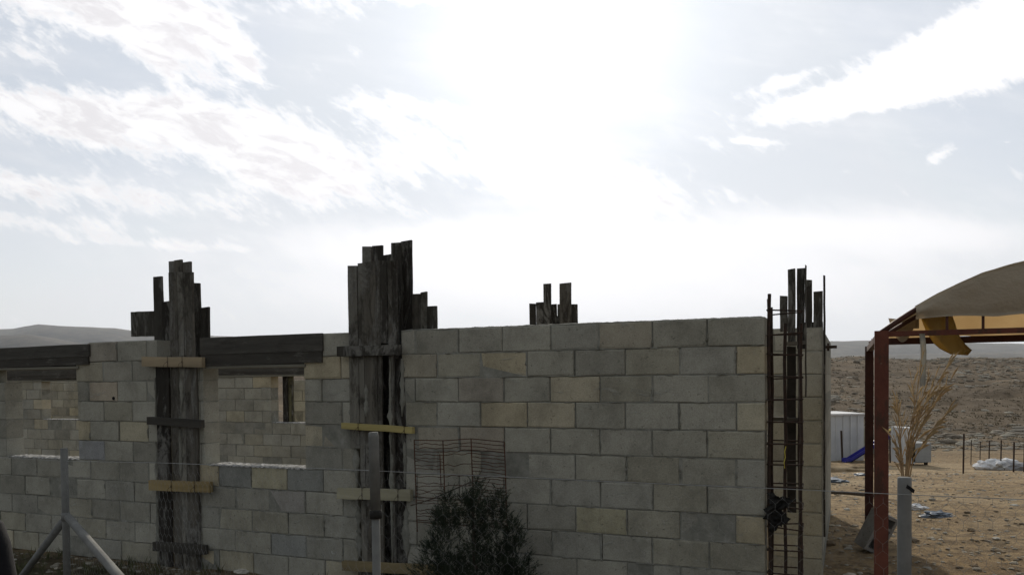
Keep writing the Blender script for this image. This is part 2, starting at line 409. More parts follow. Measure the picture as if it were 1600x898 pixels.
def ghit(u, v):
    d = ray(u, v); t = 1.0
    while t < 400:
        p = Vector((0, 0, EYE))+d*t
        if p.z < gz_(p.x, p.y): return p
        t *= 1.004
    return p

# distant ridges
def ridge(name, prof, Yd, depth, zbase, seed):
    mb = MB(); us = [i*20 for i in range(-60, 140)]; rows = 9; vv = []
    for k in range(rows+1):
        f = k/rows
        for u in us:
            xs = [p[0] for p in prof]; ys = [p[1] for p in prof]
            v = float(np.interp(u, xs, ys))
            top = atY(u, v, Yd)
            h = (top.z-zbase)
            q = math.sin(f*math.pi/2)
            nzv = noise.fractal(Vector((u*.012, f*2.2, seed)), .9, 2, 5)
            z = zbase+h*q*(1+.10*nzv*(1-f))+ (h*.012*nzv)
            yy = Yd-depth*(1-f)
            vv.append((top.x*yy/Yd, yy, z))
    n = len(us)
    for k in range(6):          # back slope
        f = (k+1)/6
        for j in range(n):
            x, y, z = vv[rows*n+j]; vv.append((x*(1+f*.3), y+depth*f, zbase+(z-zbase)*(1-f)))
    fs = [(i*n+j, i*n+j+1, (i+1)*n+j+1, (i+1)*n+j) for i in range(rows+6) for j in range(n-1)]
    mb.add(vv, fs); o = mb.build(name, M_hill, smooth=True); o['kind'] = 'structure'; return o
ridge('hills', [(-1200, 500), (-300, 512), (0, 515), (15, 515), (40, 510), (60, 508), (90, 510), (110, 511), (150, 512), (190, 515), (220, 520), (300, 524), (420, 527), (500, 532), (700, 545), (1000, 545), (1200, 538), (1300, 534), (1360, 532), (1500, 535), (1600, 537), (2500, 530)], 3400, 900, -60, 1.0)
ridge('hills', [(-1200, 530), (-200, 528), (0, 524), (40, 522), (70, 526), (100, 531), (140, 538), (300, 545), (900, 560), (1300, 555), (1600, 550), (2500, 548)], 2100, 500, -60, 5.0)

# haze
hz = MB(); hz.obox((-6500, -6500, -120), (13000, 0, 0), (0, 13000, 0), (0, 0, 520))
def b_haze(t, b):
    t.nodes.remove(b)
    pv = t.nodes.new('ShaderNodeVolumePrincipled'); pv.inputs['Color'].default_value = (.86, .92, 1, 1); pv.inputs['Density'].default_value = 0.000095
    pv.inputs['Anisotropy'].default_value = 0.2
    t.links.new(pv.outputs[0], t.nodes['Material Output'].inputs['Volume'])
mh = bpy.data.materials.new('haze_air'); mh.use_nodes = True; b_haze(mh.node_tree, mh.node_tree.nodes['Principled BSDF'])
ho = hz.build('haze', mh); ho['kind'] = 'stuff'; ho['label'] = 'pale haze in the air over the hills'; ho['category'] = 'haze'

# ------------------------------------------------------------ block walls
GREY = [(.325, .310, .248), (.345, .330, .268), (.285, .272, .22), (.36, .345, .28), (.33, .31, .238), (.315, .304, .252)]
TAN = [(.43, .375, .255), (.42, .375, .27), (.40, .365, .265)]
def wall_rows(mbB, mbM, runs, dn, thick, joint, z0=0.0, pitch=.2, tans=(), L_=.4, open_j=.1, rough_ends=0):
    """runs: {row: [(s0, s1), ...]} rows counted from the top (0..n-1); joint(row) = s of one vertical joint"""
    nr = max(runs)+1
    for k, segs in runs.items():
        zt = z0+pitch*(nr-k); zb = zt-pitch
        for (a_, b_) in segs:
            if b_-a_ < .03: continue
            j0 = joint(k); cuts = [a_]
            c = j0+math.ceil((a_+.04-j0)/L_)*L_
            while c < b_-.04: cuts.append(c); c += L_
            cuts = [cuts[0]]+[x+R(-.007, .007) for x in cuts[1:]]+[b_]
            for i in range(len(cuts)-1):
                p, q = cuts[i], cuts[i+1]
                tone = random.choice(GREY)
                fi = random.choice((.0015, .003, .006, .010, .015)); bi = R(.004, .012)
                ea, eb = (.006 if i == 0 else 0), (.006 if i == len(cuts)-2 else 0)
                mbM.hexa([bp(p+ea, dn+fi, zb), bp(p+ea, dn+thick-bi, zb), bp(q-eb, dn+thick-bi, zb), bp(q-eb, dn+fi, zb),
                          bp(p+ea, dn+fi, zt), bp(p+ea, dn+thick-bi, zt), bp(q-eb, dn+thick-bi, zt), bp(q-eb, dn+fi, zt)])
                if random.random() < .06: tone = random.choice(TAN)
                e = R(.9, 1.08); tone = tuple(x*e for x in tone)
                for (ts, tz, col) in tans:
                    if p < ts < q and zb < tz < zt: tone = col or random.choice(TAN)
                gp = R(.003, .007); gq = R(.003, .007)
                if random.random() < open_j: gq += .008
                g1, g2 = R(.003, .006), R(.003, .006); o1 = R(-.004, .003); tl = R(-.0025, .0025)
                zl = zb+g1; zh = zt-g2
                p += 0; P = [bp(p+gp, dn+o1, zl+tl), bp(p+gp, dn+thick+o1, zl+tl), bp(q-gq, dn+thick+o1, zl-tl), bp(q-gq, dn+o1+R(-.002, .002), zl-tl),
                     bp(p+gp, dn+o1, zh+tl), bp(p+gp, dn+thick+o1, zh+tl), bp(q-gq, dn+thick+o1, zh-tl), bp(q-gq, dn+o1+R(-.002, .002), zh-tl)]
                chip(mbB, P, tone)
def chip(mb, P, tone):
    """a block with small chamfers on its front face"""
    P = [Vector(p) for p in P]
    e = .005
    # faces: 0 f-left-bot,1 b-left-bot,2 b-right-bot,3 f-right-bot, 4..7 same at top
    def lerp(a, b, d): 
        v = b-a; l = v.length; return a+v*(min(d, l*.3)/l)
    f0, f3, f4, f7 = P[0], P[3], P[4], P[7]
    def inset(p, h, v_): return p+(h-p).normalized()*e*(R(.5, 1.8) if random.random() > .12 else R(2.5, 6))+(v_-p).normalized()*e*(R(.5, 1.6) if random.random() > .12 else R(2, 4))
    i0, i3, i4, i7 = inset(f0, f3, f4), inset(f3, f0, f7), inset(f4, f7, f0), inset(f7, f4, f3)
    s0, s3, s4, s7 = [p+NN*e for p in (f0, f3, f4, f7)]
    vs_ = [i0, i3, i7, i4, s0, s3, s7, s4, P[1], P[2], P[6], P[5]]
    fs = [(0, 1, 2, 3), (0, 4, 5, 1), (1, 5, 6, 2), (2, 6, 7, 3), (3, 7, 4, 0), (4, 8, 9, 5), (5, 9, 10, 6), (6, 10, 11, 7), (7, 11, 8, 4), (8, 11, 10, 9)]
    mb.add(vs_, fs, tone)
def tan_pts(lst, dn=0):
    out = []
    for e in lst:
        p = hit(e[0], e[1], dn); out.append(((p-W0).dot(D), p.z, e[2] if len(e) > 2 else None))
    return out
def crust(mb, s0, s1, d0, d1, z, h=.012, step=.02):
    """a rough strip of dried mortar with its own thickness"""
    ns = max(2, int((s1-s0)/step)); nd = max(3, int((d1-d0)/step)); vs_ = []; 
    for i in range(ns+1):
        for j in range(nd+1):
            s = s0+(s1-s0)*i/ns; d = d0+(d1-d0)*j/nd
            e = min(i, ns-i, j, nd-j)
            zz = z+(.002 if e == 0 else h*(.45+.9*abs(noise.noise(Vector((s*14, d*17, z*3))))+.35*random.random()))
            vs_.append(bp(s+R(-.004, .004), d+R(-.006, .006), zz))
    o = len(vs_); fs = [(i*(nd+1)+j, i*(nd+1)+j+1, (i+1)*(nd+1)+j+1, (i+1)*(nd+1)+j) for i in range(ns) for j in range(nd)]
    for i in range(ns+1):
        for j in range(nd+1):
            p = vs_[i*(nd+1)+j]; vs_.append(Vector((p.x, p.y, z-.006)))
    fs += [tuple(o+x for x in f[::-1]) for f in fs[:]]
    per = [(i, 0) for i in range(ns)]+[(ns, j) for j in range(nd)]+[(i, nd) for i in range(ns, 0, -1)]+[(0, j) for j in range(nd, 0, -1)]
    idx = [i*(nd+1)+j for i, j in per]
    for a_, b_ in zip(idx, idx[1:]+idx[:1]): fs.append((a_, a_+o, b_+o, b_))
    mb.add(vs_, fs)

def make_wall(label, runs, dn, thick, joint, sills=(), tans=(), z0=0, holes=(), group=None, pitch=.2, tops=()):
    s_mid = np.mean([x for r in runs.values() for sg in r for x in sg])
    t = thing('block_wall', bp(s_mid, dn, z0), label, 'wall', group)
    B, Mo = MB(), MB(); wall_rows(B, Mo, runs, dn, thick, joint, z0=z0, tans=tans, pitch=pitch)
    B.build('blocks', M_block, t); Mo.build('mortar', M_mortar, t)
    Q = MB(); nr = max(runs)+1          # lumps of mortar squeezed out of the joints
    for k, segs in runs.items():
        for (a_, b_) in segs:
            for _ in range(int((b_-a_)*7)):
                sx_ = R(a_+.02, b_-.02); zz = z0+pitch*(nr-k)-pitch
                if zz < z0+.05: continue
                if random.random() < .3: 
                    j_ = joint(k); sx_ = j_+round((sx_-j_)/.4)*.4+R(-.004, .004); zz += R(.02, .17); w_, h_ = R(.004, .008), R(.010, .05)
                    if not (a_+.02 < sx_ < b_-.02): continue
                else: w_, h_ = R(.012, .07), R(.004, .008)
                n_ = 9; c_ = bp(sx_, dn, zz); rim = []; mid = []
                for j in range(n_):
                    an = 2*math.pi*j/n_; q = R(.6, 1.2)
                    rim.append(c_+D*(w_*q*math.cos(an))+Vector((0, 0, h_*q*math.sin(an)))+NN*.012)
                    mid.append(c_+D*(w_*q*.6*math.cos(an))+Vector((0, 0, h_*q*.6*math.sin(an)))-NN*R(.003, .009))
                Q.add(rim+mid, [(j, (j+1) % n_, n_+(j+1) % n_, n_+j) for j in range(n_)]+[tuple(n_+j for j in range(n_))])
    if dn < 1: Q.build('joint_lumps', M_mortar, t, True)
    for (a_, b_, z) in sills:
        S = MB(); crust(S, a_, b_, dn-.004, dn+thick+.004, z, .013); S.build('sill_mortar', M_lmortar, t)
    for (a_, b_, z) in tops:
        S = MB(); crust(S, a_, b_, dn+.01, dn+thick-.01, z, .008); S.build('top_mortar', M_mortar, t)
    return t
sR1 = su(627)
runs = {k: [(0.0, sR1+(0 if k < 2 else -.03))] for k in range(11)}
make_wall('long solid grey block wall between the two right timber forms, mesh panel leaning on it', runs, 0, .2, lambda k: .4 if k % 2 == 0 else .2,
    tans=tan_pts([(780, 570), (895, 608), (858, 648), (1170, 650), (975, 525, (.33, .30, .23)), (940, 812, (.37, .34, .23)), (655, 570, (.34, .31, .235)), (755, 692, (.35, .31, .24)), (700, 692, (.34, .31, .24)), (720, 610, (.33, .30, .24))]
        +[(u, v, random.choice(GREY)) for (u, v) in [(700, 530), (750, 530), (820, 530), (890, 525), (1060, 520), (1150, 520), (715, 570), (860, 570), (940, 565), (1020, 565), (820, 608), (980, 608), (1060, 608), (1150, 605), (940, 650), (1020, 650), (1110, 650), (900, 690), (980, 690), (1060, 690), (1150, 695), (860, 730), (930, 730), (1010, 735), (1100, 740), (830, 770), (900, 770), (980, 775), (1060, 780), (1150, 785)]]),
    tops=[(0.02, sR1-.02, 2.2)])
# middle section with the window between the two left forms
mO0, mO1 = su(475), su(318)
jm = su(503, 600); 
sM0, sM1 = su(556), su(302)
runs = {0: [(sM0, su(503, 540))]}
for k in range(1, 11): runs[k] = [(sM0, mO0), (mO1, sM1)] if k < 6 else [(sM0, sM1)]
make_wall('block wall section with a window opening between the two tall timber column forms', runs, 0, .2, lambda k: jm if k % 2 == 0 else jm-.2,
    sills=[(mO0+.01, mO1-.05, 1.0)], tans=tan_pts([(420, 748, (.40, .365, .25)), (500, 575), (450, 785, (.33, .31, .27)), (520, 680, (.34, .31, .24)), (366, 745, (.245, .245, .215)), (490, 748, (.245, .245, .215)), (450, 860, (.28, .28, .25))]))
# left section
lO0, lO1 = su(120), su(8)
jl = su(183, 600)
sL0, sL1 = su(246), su(-70)
runs = {0: [(sL0, su(137, 550))], 1: [(sL0, su(118, 580)), (lO1+.25, sL1)]}
for k in range(2, 11): runs[k] = [(sL0, lO0), (lO1, sL1)] if k < 6 else [(sL0, sL1)]
make_wall('block wall section at the far left with a window opening behind the braced post', runs, 0, .2, lambda k: jl if k % 2 == 0 else jl+.2,
    sills=[(lO0+.01, lO1-.01, 1.0)], tans=tan_pts([(163, 611, (.40, .345, .26)), (207, 675, (.42, .38, .27)), (150, 580, (.35, .32, .24)), (160, 550, (.33, .30, .24)), (180, 580, (.33, .31, .25)), (140, 700, (.33, .33, .32))]))
# black disc painting a hole's shade on a block of the left section
hp = hit(177, 622, -.006)
hb = MB(); hb.tube([hp-D*.0, hp+NN*.004], .018, 10); 
ho2 = hb.build('hole_shade', M_black); ho2.parent = [o for o in bpy.data.objects if o.get('label', '').startswith('block wall section at the far left')][0]
ho2.location = ho2.location-ho2.parent.location

# rear wall of the room, 5.3 m behind
DB = 5.3
def sb(u, v=640): return su(u, v, DB)
w2a, w2b = sb(424), sb(492)
w1a, w1b = sb(66), sb(130)
runs = {}
for k in range(10):
    hiR = sb(560); loL = sb(-120)
    if 1 <= k <= 4: runs[k] = [(hiR, w2b), (w2a, w1b), (w1a, loL)]
    else: runs[k] = [(hiR, loL)]
runs = {k: [(min(p), max(p)) for p in v] for k, v in runs.items()}
make_wall('rear block wall of the room seen through both window openings', runs, DB, .2, lambda k: .1 if k % 2 == 0 else .3, z0=.07, pitch=.2,
    sills=[(w2b+.01, w2a-.01, 1.07), (w1b+.01, w1a-.01, 1.07)])
# a further wall behind the far left opening
make_wall('outer rear block wall glimpsed behind the far left window opening', {k: [(su(190, 640, DB+2.6), su(10, 640, DB+2.6))] for k in range(10)}, DB+2.6, .2, lambda k: .0 if k % 2 else .2, z0=0)
make_wall('short low stack of blocks outside behind the middle window', {k: [(su(500, 640, DB+1.5), su(452, 640, DB+1.5))] for k in range(6 if False else 9)}, DB+1.5, .2, lambda k: .0 if k % 2 else .2, z0=0)

# right hand return wall: pier of blocks behind the steel cage
PD = 1.52
p0 = hit(1286, 600, PD); p1 = hit(1206, 600, PD)
s0_, s1_ = (p0-W0).dot(D), (p1-W0).dot(D)
tR = thing('block_wall', bp((s0_+s1_)/2, PD, 0), 'narrow block pier behind the steel cage at the right end of the building', 'wall')
B, Mo = MB(), MB(); 
wall_rows(B, Mo, {k: [(s0_, s1_)] for k in range(11)}, PD, .2, lambda k: s0_+(.2 if k % 2 else .4), pitch=.2, z0=0)
wall_rows(B, Mo, {k: [(s0_+.005, s0_+.205)] for k in range(11)}, PD+.21, 3.55, lambda k: s0_+5, pitch=.2, z0=0)
B.build('blocks', M_block, tR); Mo.build('mortar', M_mortar, tR)

# ------------------------------------------------------------ timber forms
DARK = (.055, .050, .040); MID = (.11, .10, .08); LITE = (.195, .183, .15); BLK = (.032, .028, .022); STRAW = (.36, .27, .12); PALE = (.26, .25, .21)
def vboard(parent, u0, u1, vt, vb, dn, tone, th=.024, name='board', mtl=None, twist=.004):
    a_, b_ = hit(u0, vt, dn), hit(u1, vt, dn)
    zb = hit((u0+u1)/2, vb, dn).z if vb is not None else -.02
    zt = (a_.z+b_.z)/2
    s1, s0 = (a_-W0).dot(D), (b_-W0).dot(D)
    mb = MB(); n = max(3, int((zt-zb)/.12)); vs_ = []
    for i in range(n+1):
        z = zb+(zt-zb)*i/n; jx = R(-.0018, .0018); w = twist*math.sin(i*.7+u0)
        lean = R(-.001, .001)
        tz = R(-.004, .004) if i == n else 0
        vs_ += [bp(s0+jx, dn+w, z-tz), bp(s0+jx, dn+th+w, z-tz), bp(s1+jx, dn+th, z+tz), bp(s1+jx, dn, z+tz)]
    fs = [(3, 2, 1, 0), tuple(4*n+i for i in range(4))]
    for i in range(n):
        for j in range(4): fs.append((4*i+j, 4*i+(j+1) % 4, 4*i+4+(j+1) % 4, 4*i+4+j))
    e = R(.88, 1.12); mb.add(vs_, fs, tuple(x*e for x in tone))
    return mb.build(name, mtl or M_wood, parent)
def hboard(parent, u0, v0, u1, v1, hpx, dn, tone, th=.045, name='clamp_board', mtl=None):
    """horizontal board whose top edge runs from pixel (u0,v0) to (u1,v1)"""
    a_, b_ = hit(u0, v0, dn), hit(u1, v1, dn); h = (hit((u0+u1)/2, (v0+v1)/2, dn)-hit((u0+u1)/2, (v0+v1)/2+hpx, dn)).z
    mb = MB(); n = 6; vs_ = []
    for i in range(n+1):
        p = a_.lerp(b_, i/n); jz = R(-.002, .002)
        vs_ += [p+Vector((0, 0, jz-h)), p+NN*th+Vector((0, 0, jz-h)), p+NN*th+Vector((0, 0, jz)), p+Vector((0, 0, jz))]
    fs = [(0, 1, 2, 3), tuple(4*n+i for i in (3, 2, 1, 0))]
    for i in range(n):
        for j in range(4): fs.append((4*i+j, 4*i+4+j, 4*i+4+(j+1) % 4, 4*i+(j+1) % 4))
    mb.add(vs_, fs, tone); return mb.build(name, mtl or M_hwood, parent)
FR = -.032
M_dwood = plain('black_timber', (.012, .010, .008), (.035, .03, .024), 9, .9)  # plain near-black timber for the lower board behind the cage
grp = 'timber column forms rising above the block walls'
# left form
tL = thing('column_formwork', bp(su(272), 0, 0), 'left timber column form with a wide dark plank sticking out at its head', 'formwork', grp)
vboard(tL, 239, 252, 432, None, .21, DARK); vboard(tL, 252.5, 263.5, 471, None, .205, BLK)
vboard(tL, 263.5, 272, 408, None, .205, DARK); vboard(tL, 271.5, 283, 406, None, .175, MID); vboard(tL, 285.5, 297, 409, None, .18, MID)
vboard(tL, 263, 276, 425, None, FR, MID); vboard(tL, 276.3, 285.5, 425, None, FR+.004, LITE); vboard(tL, 286, 300, 425, None, FR, MID)
vboard(tL, 300, 311, 442, 780, .21, DARK); vboard(tL, 311.5, 325, 480, 600, .215, DARK)
vboard(tL, 243, 262.5, 572, None, FR, BLK)
vboard(tL, 300.5, 306, 572, None, FR, MID)
hboard(tL, 204, 487, 240, 486, 39, .225, DARK, .025, 'head_plank', M_wood)
hboard(tL, 221, 557, 315, 558, 15.5, FR-.05, (.34, .27, .17)); hboard(tL, 229, 651, 314, 656, 12, FR-.05, DARK)
hboard(tL, 232, 750, 327, 753, 16, FR-.05, (.32, .24, .11)); hboard(tL, 238, 846, 320, 852, 14, FR-.05, DARK)
# middle form
tM = thing('column_formwork', bp(su(592), 0, 0), 'tallest, widest timber column form in the middle with two yellowish cross boards', 'formwork', grp)
vboard(tM, 543, 557.5, 415, 700, FR, LITE); vboard(tM, 558.5, 566.5, 411, None, FR, LITE); vboard(tM, 567, 587, 409, None, FR, MID)
vboard(tM, 565.5, 579.5, 385, None, .19, DARK); vboard(tM, 581, 596.5, 383.5, None, .19, BLK); vboard(tM, 597, 611, 398, None, .19, BLK)
vboard(tM, 611, 626, 379, None, .17, DARK); vboard(tM, 626, 642, 376, None, .21, BLK)
vboard(tM, 587.5, 593, 407, None, FR, MID); vboard(tM, 593.2, 604, 407, 536, FR, DARK); vboard(tM, 605, 612, 407, None, FR, MID)
vboard(tM, 612.4, 619, 407, 560, FR, DARK)
vboard(tM, 613, 632, 556, None, FR+.035, BLK, .02)
vboard(tM, 642.5, 656.5, 459, 560, .215, MID); vboard(tM, 656.8, 666, 456, 560, .215, LITE); vboard(tM, 666.5, 681, 478, 560, .22, DARK)
hboard(tM, 526, 541, 622, 538, 16, FR-.05, DARK, .045, 'clamp_board', M_wood); hboard(tM, 533, 660, 644, 667, 9.5, FR-.05, (.40, .33, .13))
hboard(tM, 526, 762, 641, 765, 17, FR-.05, (.37, .34, .23)); hboard(tM, 534, 876, 690, 884, 15, FR-.05, (.24, .19, .10))
# rear form
DBk = DB
tB = thing('column_formwork', bp(su(865, 500, DBk), DBk, 0), 'rear timber column form showing only its dark board tops above the long wall', 'formwork', grp)
for (a_, b_, vt, dn, tn) in [(827, 836.5, 474, DBk+.05, DARK), (837.5, 848.5, 472, DBk, BLK), (848.8, 860.5, 443, DBk, DARK), (860.5, 869.5, 475, DBk+.05, BLK), (871, 875, 475, DBk+.3, BLK), (874, 892, 442, DBk, MID), (892, 902, 475, DBk+.05, DARK), (852, 874, 494, DBk+.35, BLK)]:
    vboard(tB, a_, b_, vt, None, dn, tn)
# right form
tC = thing('column_formwork', bp(su(1250, 600, .6), .6, 0), 'right timber column form behind the steel cage at the building corner', 'formwork', grp)
QD = .42
vboard(tC, 1218.5, 1230.5, 462, 518, QD+.05, MID); vboard(tC, 1231, 1242.7, 420, 540, QD, DARK); vboard(tC, 1229.5, 1243.5, 541, 800, QD, BLK, mtl=M_dwood); vboard(tC, 1245, 1257.3, 419, 545, QD+.03, DARK)
vboard(tC, 1257.6, 1260, 414, 620, QD, MID, .03, 'batten')
QE = 1.76
vboard(tC, 1260, 1269, 437, 560, QE, BLK); vboard(tC, 1271, 1285.5, 455, 560, QE, DARK); vboard(tC, 1257, 1286, 503, 560, QE+.04, BLK)
vboard(tC, 1286.3, 1289.6, 430, 838, PD-.01, BLK, .05, 'edge_post')
hboard(tC, 1229, 534, 1258, 532, 5.5, QD-.05, MID); hboard(tC, 1206, 651, 1250, 653, 6, QD-.05, DARK)
nb = MB(); q = hit(1290, 542, PD); nb.tube([q, q-D*.09], .013, 8); nb.tube([q-D*.012, q-D*.03], .035, 10); nb.build('tie_clamp', M_rustd, tC)

def tie(parent, u, v, hpx):
    mb = MB(); d0, d1 = FR-.054, FR+.0
    top, bot = hit(u, v-1, FR-.05), hit(u, v+hpx+1, FR-.05); s_c = (top-W0).dot(D)
    for o_ in (-.006, .005):
        mb.tube([bp(s_c+o_, d1, top.z), bp(s_c+o_, d0, top.z+.001), bp(s_c-o_*.6, d0-.003, (top.z+bot.z)/2), bp(s_c+o_*.5, d0, bot.z), bp(s_c+o_, d1, bot.z)], .0018, 5)
    mb.tube([bp(s_c, d0-.002, (top.z+bot.z)/2), bp(s_c+.01, d0-.03, (top.z+bot.z)/2-.02), bp(s_c+.03, d0-.025, (top.z+bot.z)/2-.05)], .0016, 5)
    mb.build('tie_wire', M_rustd, parent)
for (u, v) in [(262, 557), (285, 557), (268, 751), (304, 752)]: tie(tL, u, v, 15.5)
for (u, v) in [(560, 662, ), (632, 667), (566, 763), (622, 765)]: tie(tM, u, v, 10 if v < 700 else 17)
# dried mortar that oozed out between the forms and the blocks
def spill(parent, u, va, vb_, dn, w, seed):
    mb = MB(); z0, z1 = hit(u, vb_, dn).z, hit(u, va, dn).z; s_c = (hit(u, va, dn)-W0).dot(D); n = int((z1-z0)/.018); vs_ = []; m_ = 6
    for i in range(n+1):
        z = z0+(z1-z0)*i/n; ww = w*max(.12, .55+.9*noise.fractal(Vector((z*7, seed, 0)), .8, 2, 4))*min(1, 4*min(i, n-i)/n+.2); off = .012*noise.noise(Vector((z*5, seed, 4)))
        for j in range(m_):
            f = j/(m_-1); h = .022*math.sin(math.pi*f)*(.5+.6*abs(noise.noise(Vector((z*20, f*4, seed)))))
            vs_.append(bp(s_c+off+ww*(f-.5), dn-h, z))
    o = len(vs_)
    for i in range(n+1):
        for j in range(m_): p = vs_[i*m_+j]; vs_.append(p+NN*(.004 if j in (0, m_-1) else .02))
    fs = []
    for i in range(n):
        for j in range(m_-1):
            q = (i*m_+j, i*m_+j+1, (i+1)*m_+j+1, (i+1)*m_+j); fs.append(q); fs.append(tuple(o+x for x in q[::-1]))
        fs.append((i*m_, (i+1)*m_, o+(i+1)*m_, o+i*m_)); fs.append((i*m_+m_-1, o+i*m_+m_-1, o+(i+1)*m_+m_-1, (i+1)*m_+m_-1))
    mb.add(vs_, fs); mb.build('mortar_spill', M_mortar, parent, True)
for (u, va, vb_, w) in [(243, 590, 660, .03), (244, 690, 860, .06), (246, 800, 880, .09), (305, 700, 840, .05), (303, 590, 650, .03)]: spill(tL, u, va, vb_, FR+.028, w, u+va)
for (u, va, vb_, w) in [(551, 590, 660, .10), (556, 680, 760, .09), (560, 790, 870, .10), (628, 560, 650, .07), (632, 690, 760, .06), (634, 790, 870, .10), (609, 560, 880, .05), (572, 600, 650, .07), (283, 0, 0, 0)]:
    if w: spill(tM, u, va, vb_, FR+(.03 if u not in (572, 609) else .002), w, u+va)
spill(tL, 283, 590, 645, FR-.002, .05, 3.3); spill(tL, 281, 670, 745, FR-.002, .04, 8.3)

# lintel forms over the two openings and the rear opening
def lintel(label, uA, uB, vA, vB, hp_, dn, sofA, sofB, grp_='dark timber lintel forms over the openings'):
    t = thing('lintel_formwork', bp(su((uA+uB)/2, 550, dn), dn, 1.9), label, 'formwork', grp_)
    hboard(t, uA, vA, uB, vB, hp_*.60, dn, (.078, .072, .06), .022, 'side_board', M_wood2)
    hboard(t, uA+2, vA+hp_*.53, uB-1, vB+hp_*.53, hp_*.47, dn+.006, (.062, .056, .046), .022, 'side_board', M_wood2)
    p, q = hit(sofA, 575, dn), hit(sofB, 575, dn)
    s_a, s_b = (p-W0).dot(D), (q-W0).dot(D)
    z = hit((uA+uB)/2, (vA+vB)/2+hp_+1.5, dn).z
    mb = MB(); mb.hexa([bp(s_b, dn+.012, z-.02), bp(s_b, dn+.25, z-.02), bp(s_a, dn+.25, z-.02), bp(s_a, dn+.012, z-.02),
                        bp(s_b, dn+.012, z+.004), bp(s_b, dn+.25, z+.004), bp(s_a, dn+.25, z+.004), bp(s_a, dn+.012, z+.004)], (.19, .18, .14))
    mb.build('soffit_board', M_hwood, t)
    mb = MB(); mb.hexa([bp(s_b, dn+.26, z), bp(s_b, dn+.28, z), bp(s_a, dn+.28, z), bp(s_a, dn+.26, z),
                        bp(s_b, dn+.26, z+.2), bp(s_b, dn+.28, z+.2), bp(s_a, dn+.28, z+.2), bp(s_a, dn+.26, z+.2)], DARK)
    mb.build('side_board', M_wood2, t)
    return t
def b_wood2(t, b):
    grain = rmp(t, nz(t, 7, 7, .7, (.12, .12, 1)), [(.25, .55), (.55, 1.0), (.8, 1.5)])
    c = mx(t, 1, attr(t), grain, 'MULTIPLY')
    c = mx(t, rmp(t, nz(t, 6, 8, .75, (.35, .35, 1.2), .6), [(.55, 0.0), (.63, .6)]), c, (.15, .145, .125))
    c = mx(t, rmp(t, nz(t, 3, 8, .75, (.3, .3, 1.5), .3), [(.52, 0.0), (.64, .7)]), c, (.03, .026, .02))
    t.links.new(c, b.inputs['Base Color']); b.inputs['Roughness'].default_value = .9
    bump(t, b, nz(t, 25, 5, .7, (.1, .1, 1)), .008)
M_wood2 = mat('dark_formwork_timber', b_wood2)
lintel('long dark timber lintel form over the far left window opening', -70, 138, 547, 537, 31, -.03, -60, 120)
lintel('long dark timber lintel form over the window between the two tall forms', 312, 503, 528, 520, 45, -.03, 318, 475)
lintel('low dark timber lintel form on the rear wall seen through the far left opening', -60, 150, 581, 575, 15, DB-.03, -60, 150, 'dark timber lintel forms on the rear wall')
lintel('low dark timber lintel form on the rear wall seen through the middle opening', 300, 500, 574, 572, 12, DB-.03, 300, 500, 'dark timber lintel forms on the rear wall')
# prop in rear window
tP = thing('timber_prop', hit(446, 660, DB+.12)*1, 'upright dark timber prop standing in the rear window opening', 'prop')
vboard(tP, 441, 448, 570, 661, DB+.10, BLK, .05, 'post'); vboard(tP, 448.3, 457, 570, 661, DB+.13, (.12, .11, .06), .03, 'post')

# ------------------------------------------------------------ steel cage at the corner
tS = thing('rebar_cage', hit(1225, 800, .15)*1, 'tall rusty steel bar cage standing in the column gap', 'rebar cage')
tS.location.z = 0
def vbar(u, vt, dn, r=.007, vb=None, bend=0, u2=None):
    a_ = hit(u, vt, dn); s_a = (a_-W0).dot(D); zt = a_.z
    mb = MB(); pts = []
    for i in range(9):
        f = i/8; pts.append(bp(s_a+.004*math.sin(i*1.9+u)+bend*max(0, f-.85)*3, dn+.004*math.cos(i*1.3), zt*f))
    mb.tube(pts, r, 7); mb.build('upright_bar', M_rustd, tS); return s_a
sA = vbar(1201.5, 459, .03, .0125); sA2 = vbar(1203, 467, .19, .011, bend=.03)
sB = vbar(1226.5, 505, .05, .012); sC = vbar(1251.5, 505, .03, .011); sC2 = vbar(1249, 512, .2, .010); vbar(1206, 480, .19, .01)
tie_z = []
z = 2.235
while z > .02:
    mb = MB(); jz = [R(-.012, .012) for _ in range(4)]
    c4 = [bp(sA+.012, .018, z+jz[0]), bp(sC-.012, .018, z+jz[1]), bp(sC-.005, .215, z+jz[2]), bp(sA+.012, .215, z+jz[3])]
    mb.tube(c4+[c4[0]], .0058, 6); mb.build('stirrup', M_rustd, tS); tie_z.append(z); z -= .15+R(-.012, .012)
# crumpled dark sheet lodged in the cage and a yellow tie
def blob(mb, c, r3, seed, amp=.35, sub=3, tone=(.3, .3, .3)):
    import bmesh
    bm = bmesh.new(); bmesh.ops.create_icosphere(bm, subdivisions=sub, radius=1)
    vs_ = []
    for v in bm.verts:
        p = v.co.copy(); n_ = noise.fractal(p*1.7+Vector((seed, 0, 0)), .8, 2, 4)+.35*noise.noise(p*6+Vector((0, seed, 0)))
        p *= 1+amp*n_; vs_.append(Vector((c[0]+p.x*r3[0], c[1]+p.y*r3[1], c[2]+p.z*r3[2])))
    fs = [tuple(v.index for v in f.verts) for f in bm.faces]; bm.free(); mb.add(vs_, fs, tone)
mb = MB(); mb.tube([hit(u, v, -.01) for u, v in ((1228, 697), (1226, 705), (1227, 714), (1225, 722), (1226, 731))], .0035, 5)
tag(mb.build('yellow_cord', mat('yellow_cord', lambda t, b: b.inputs['Base Color'].__setattr__('default_value', (.5, .42, .06, 1)))), 'short yellow cord hanging in the steel cage', 'cord')

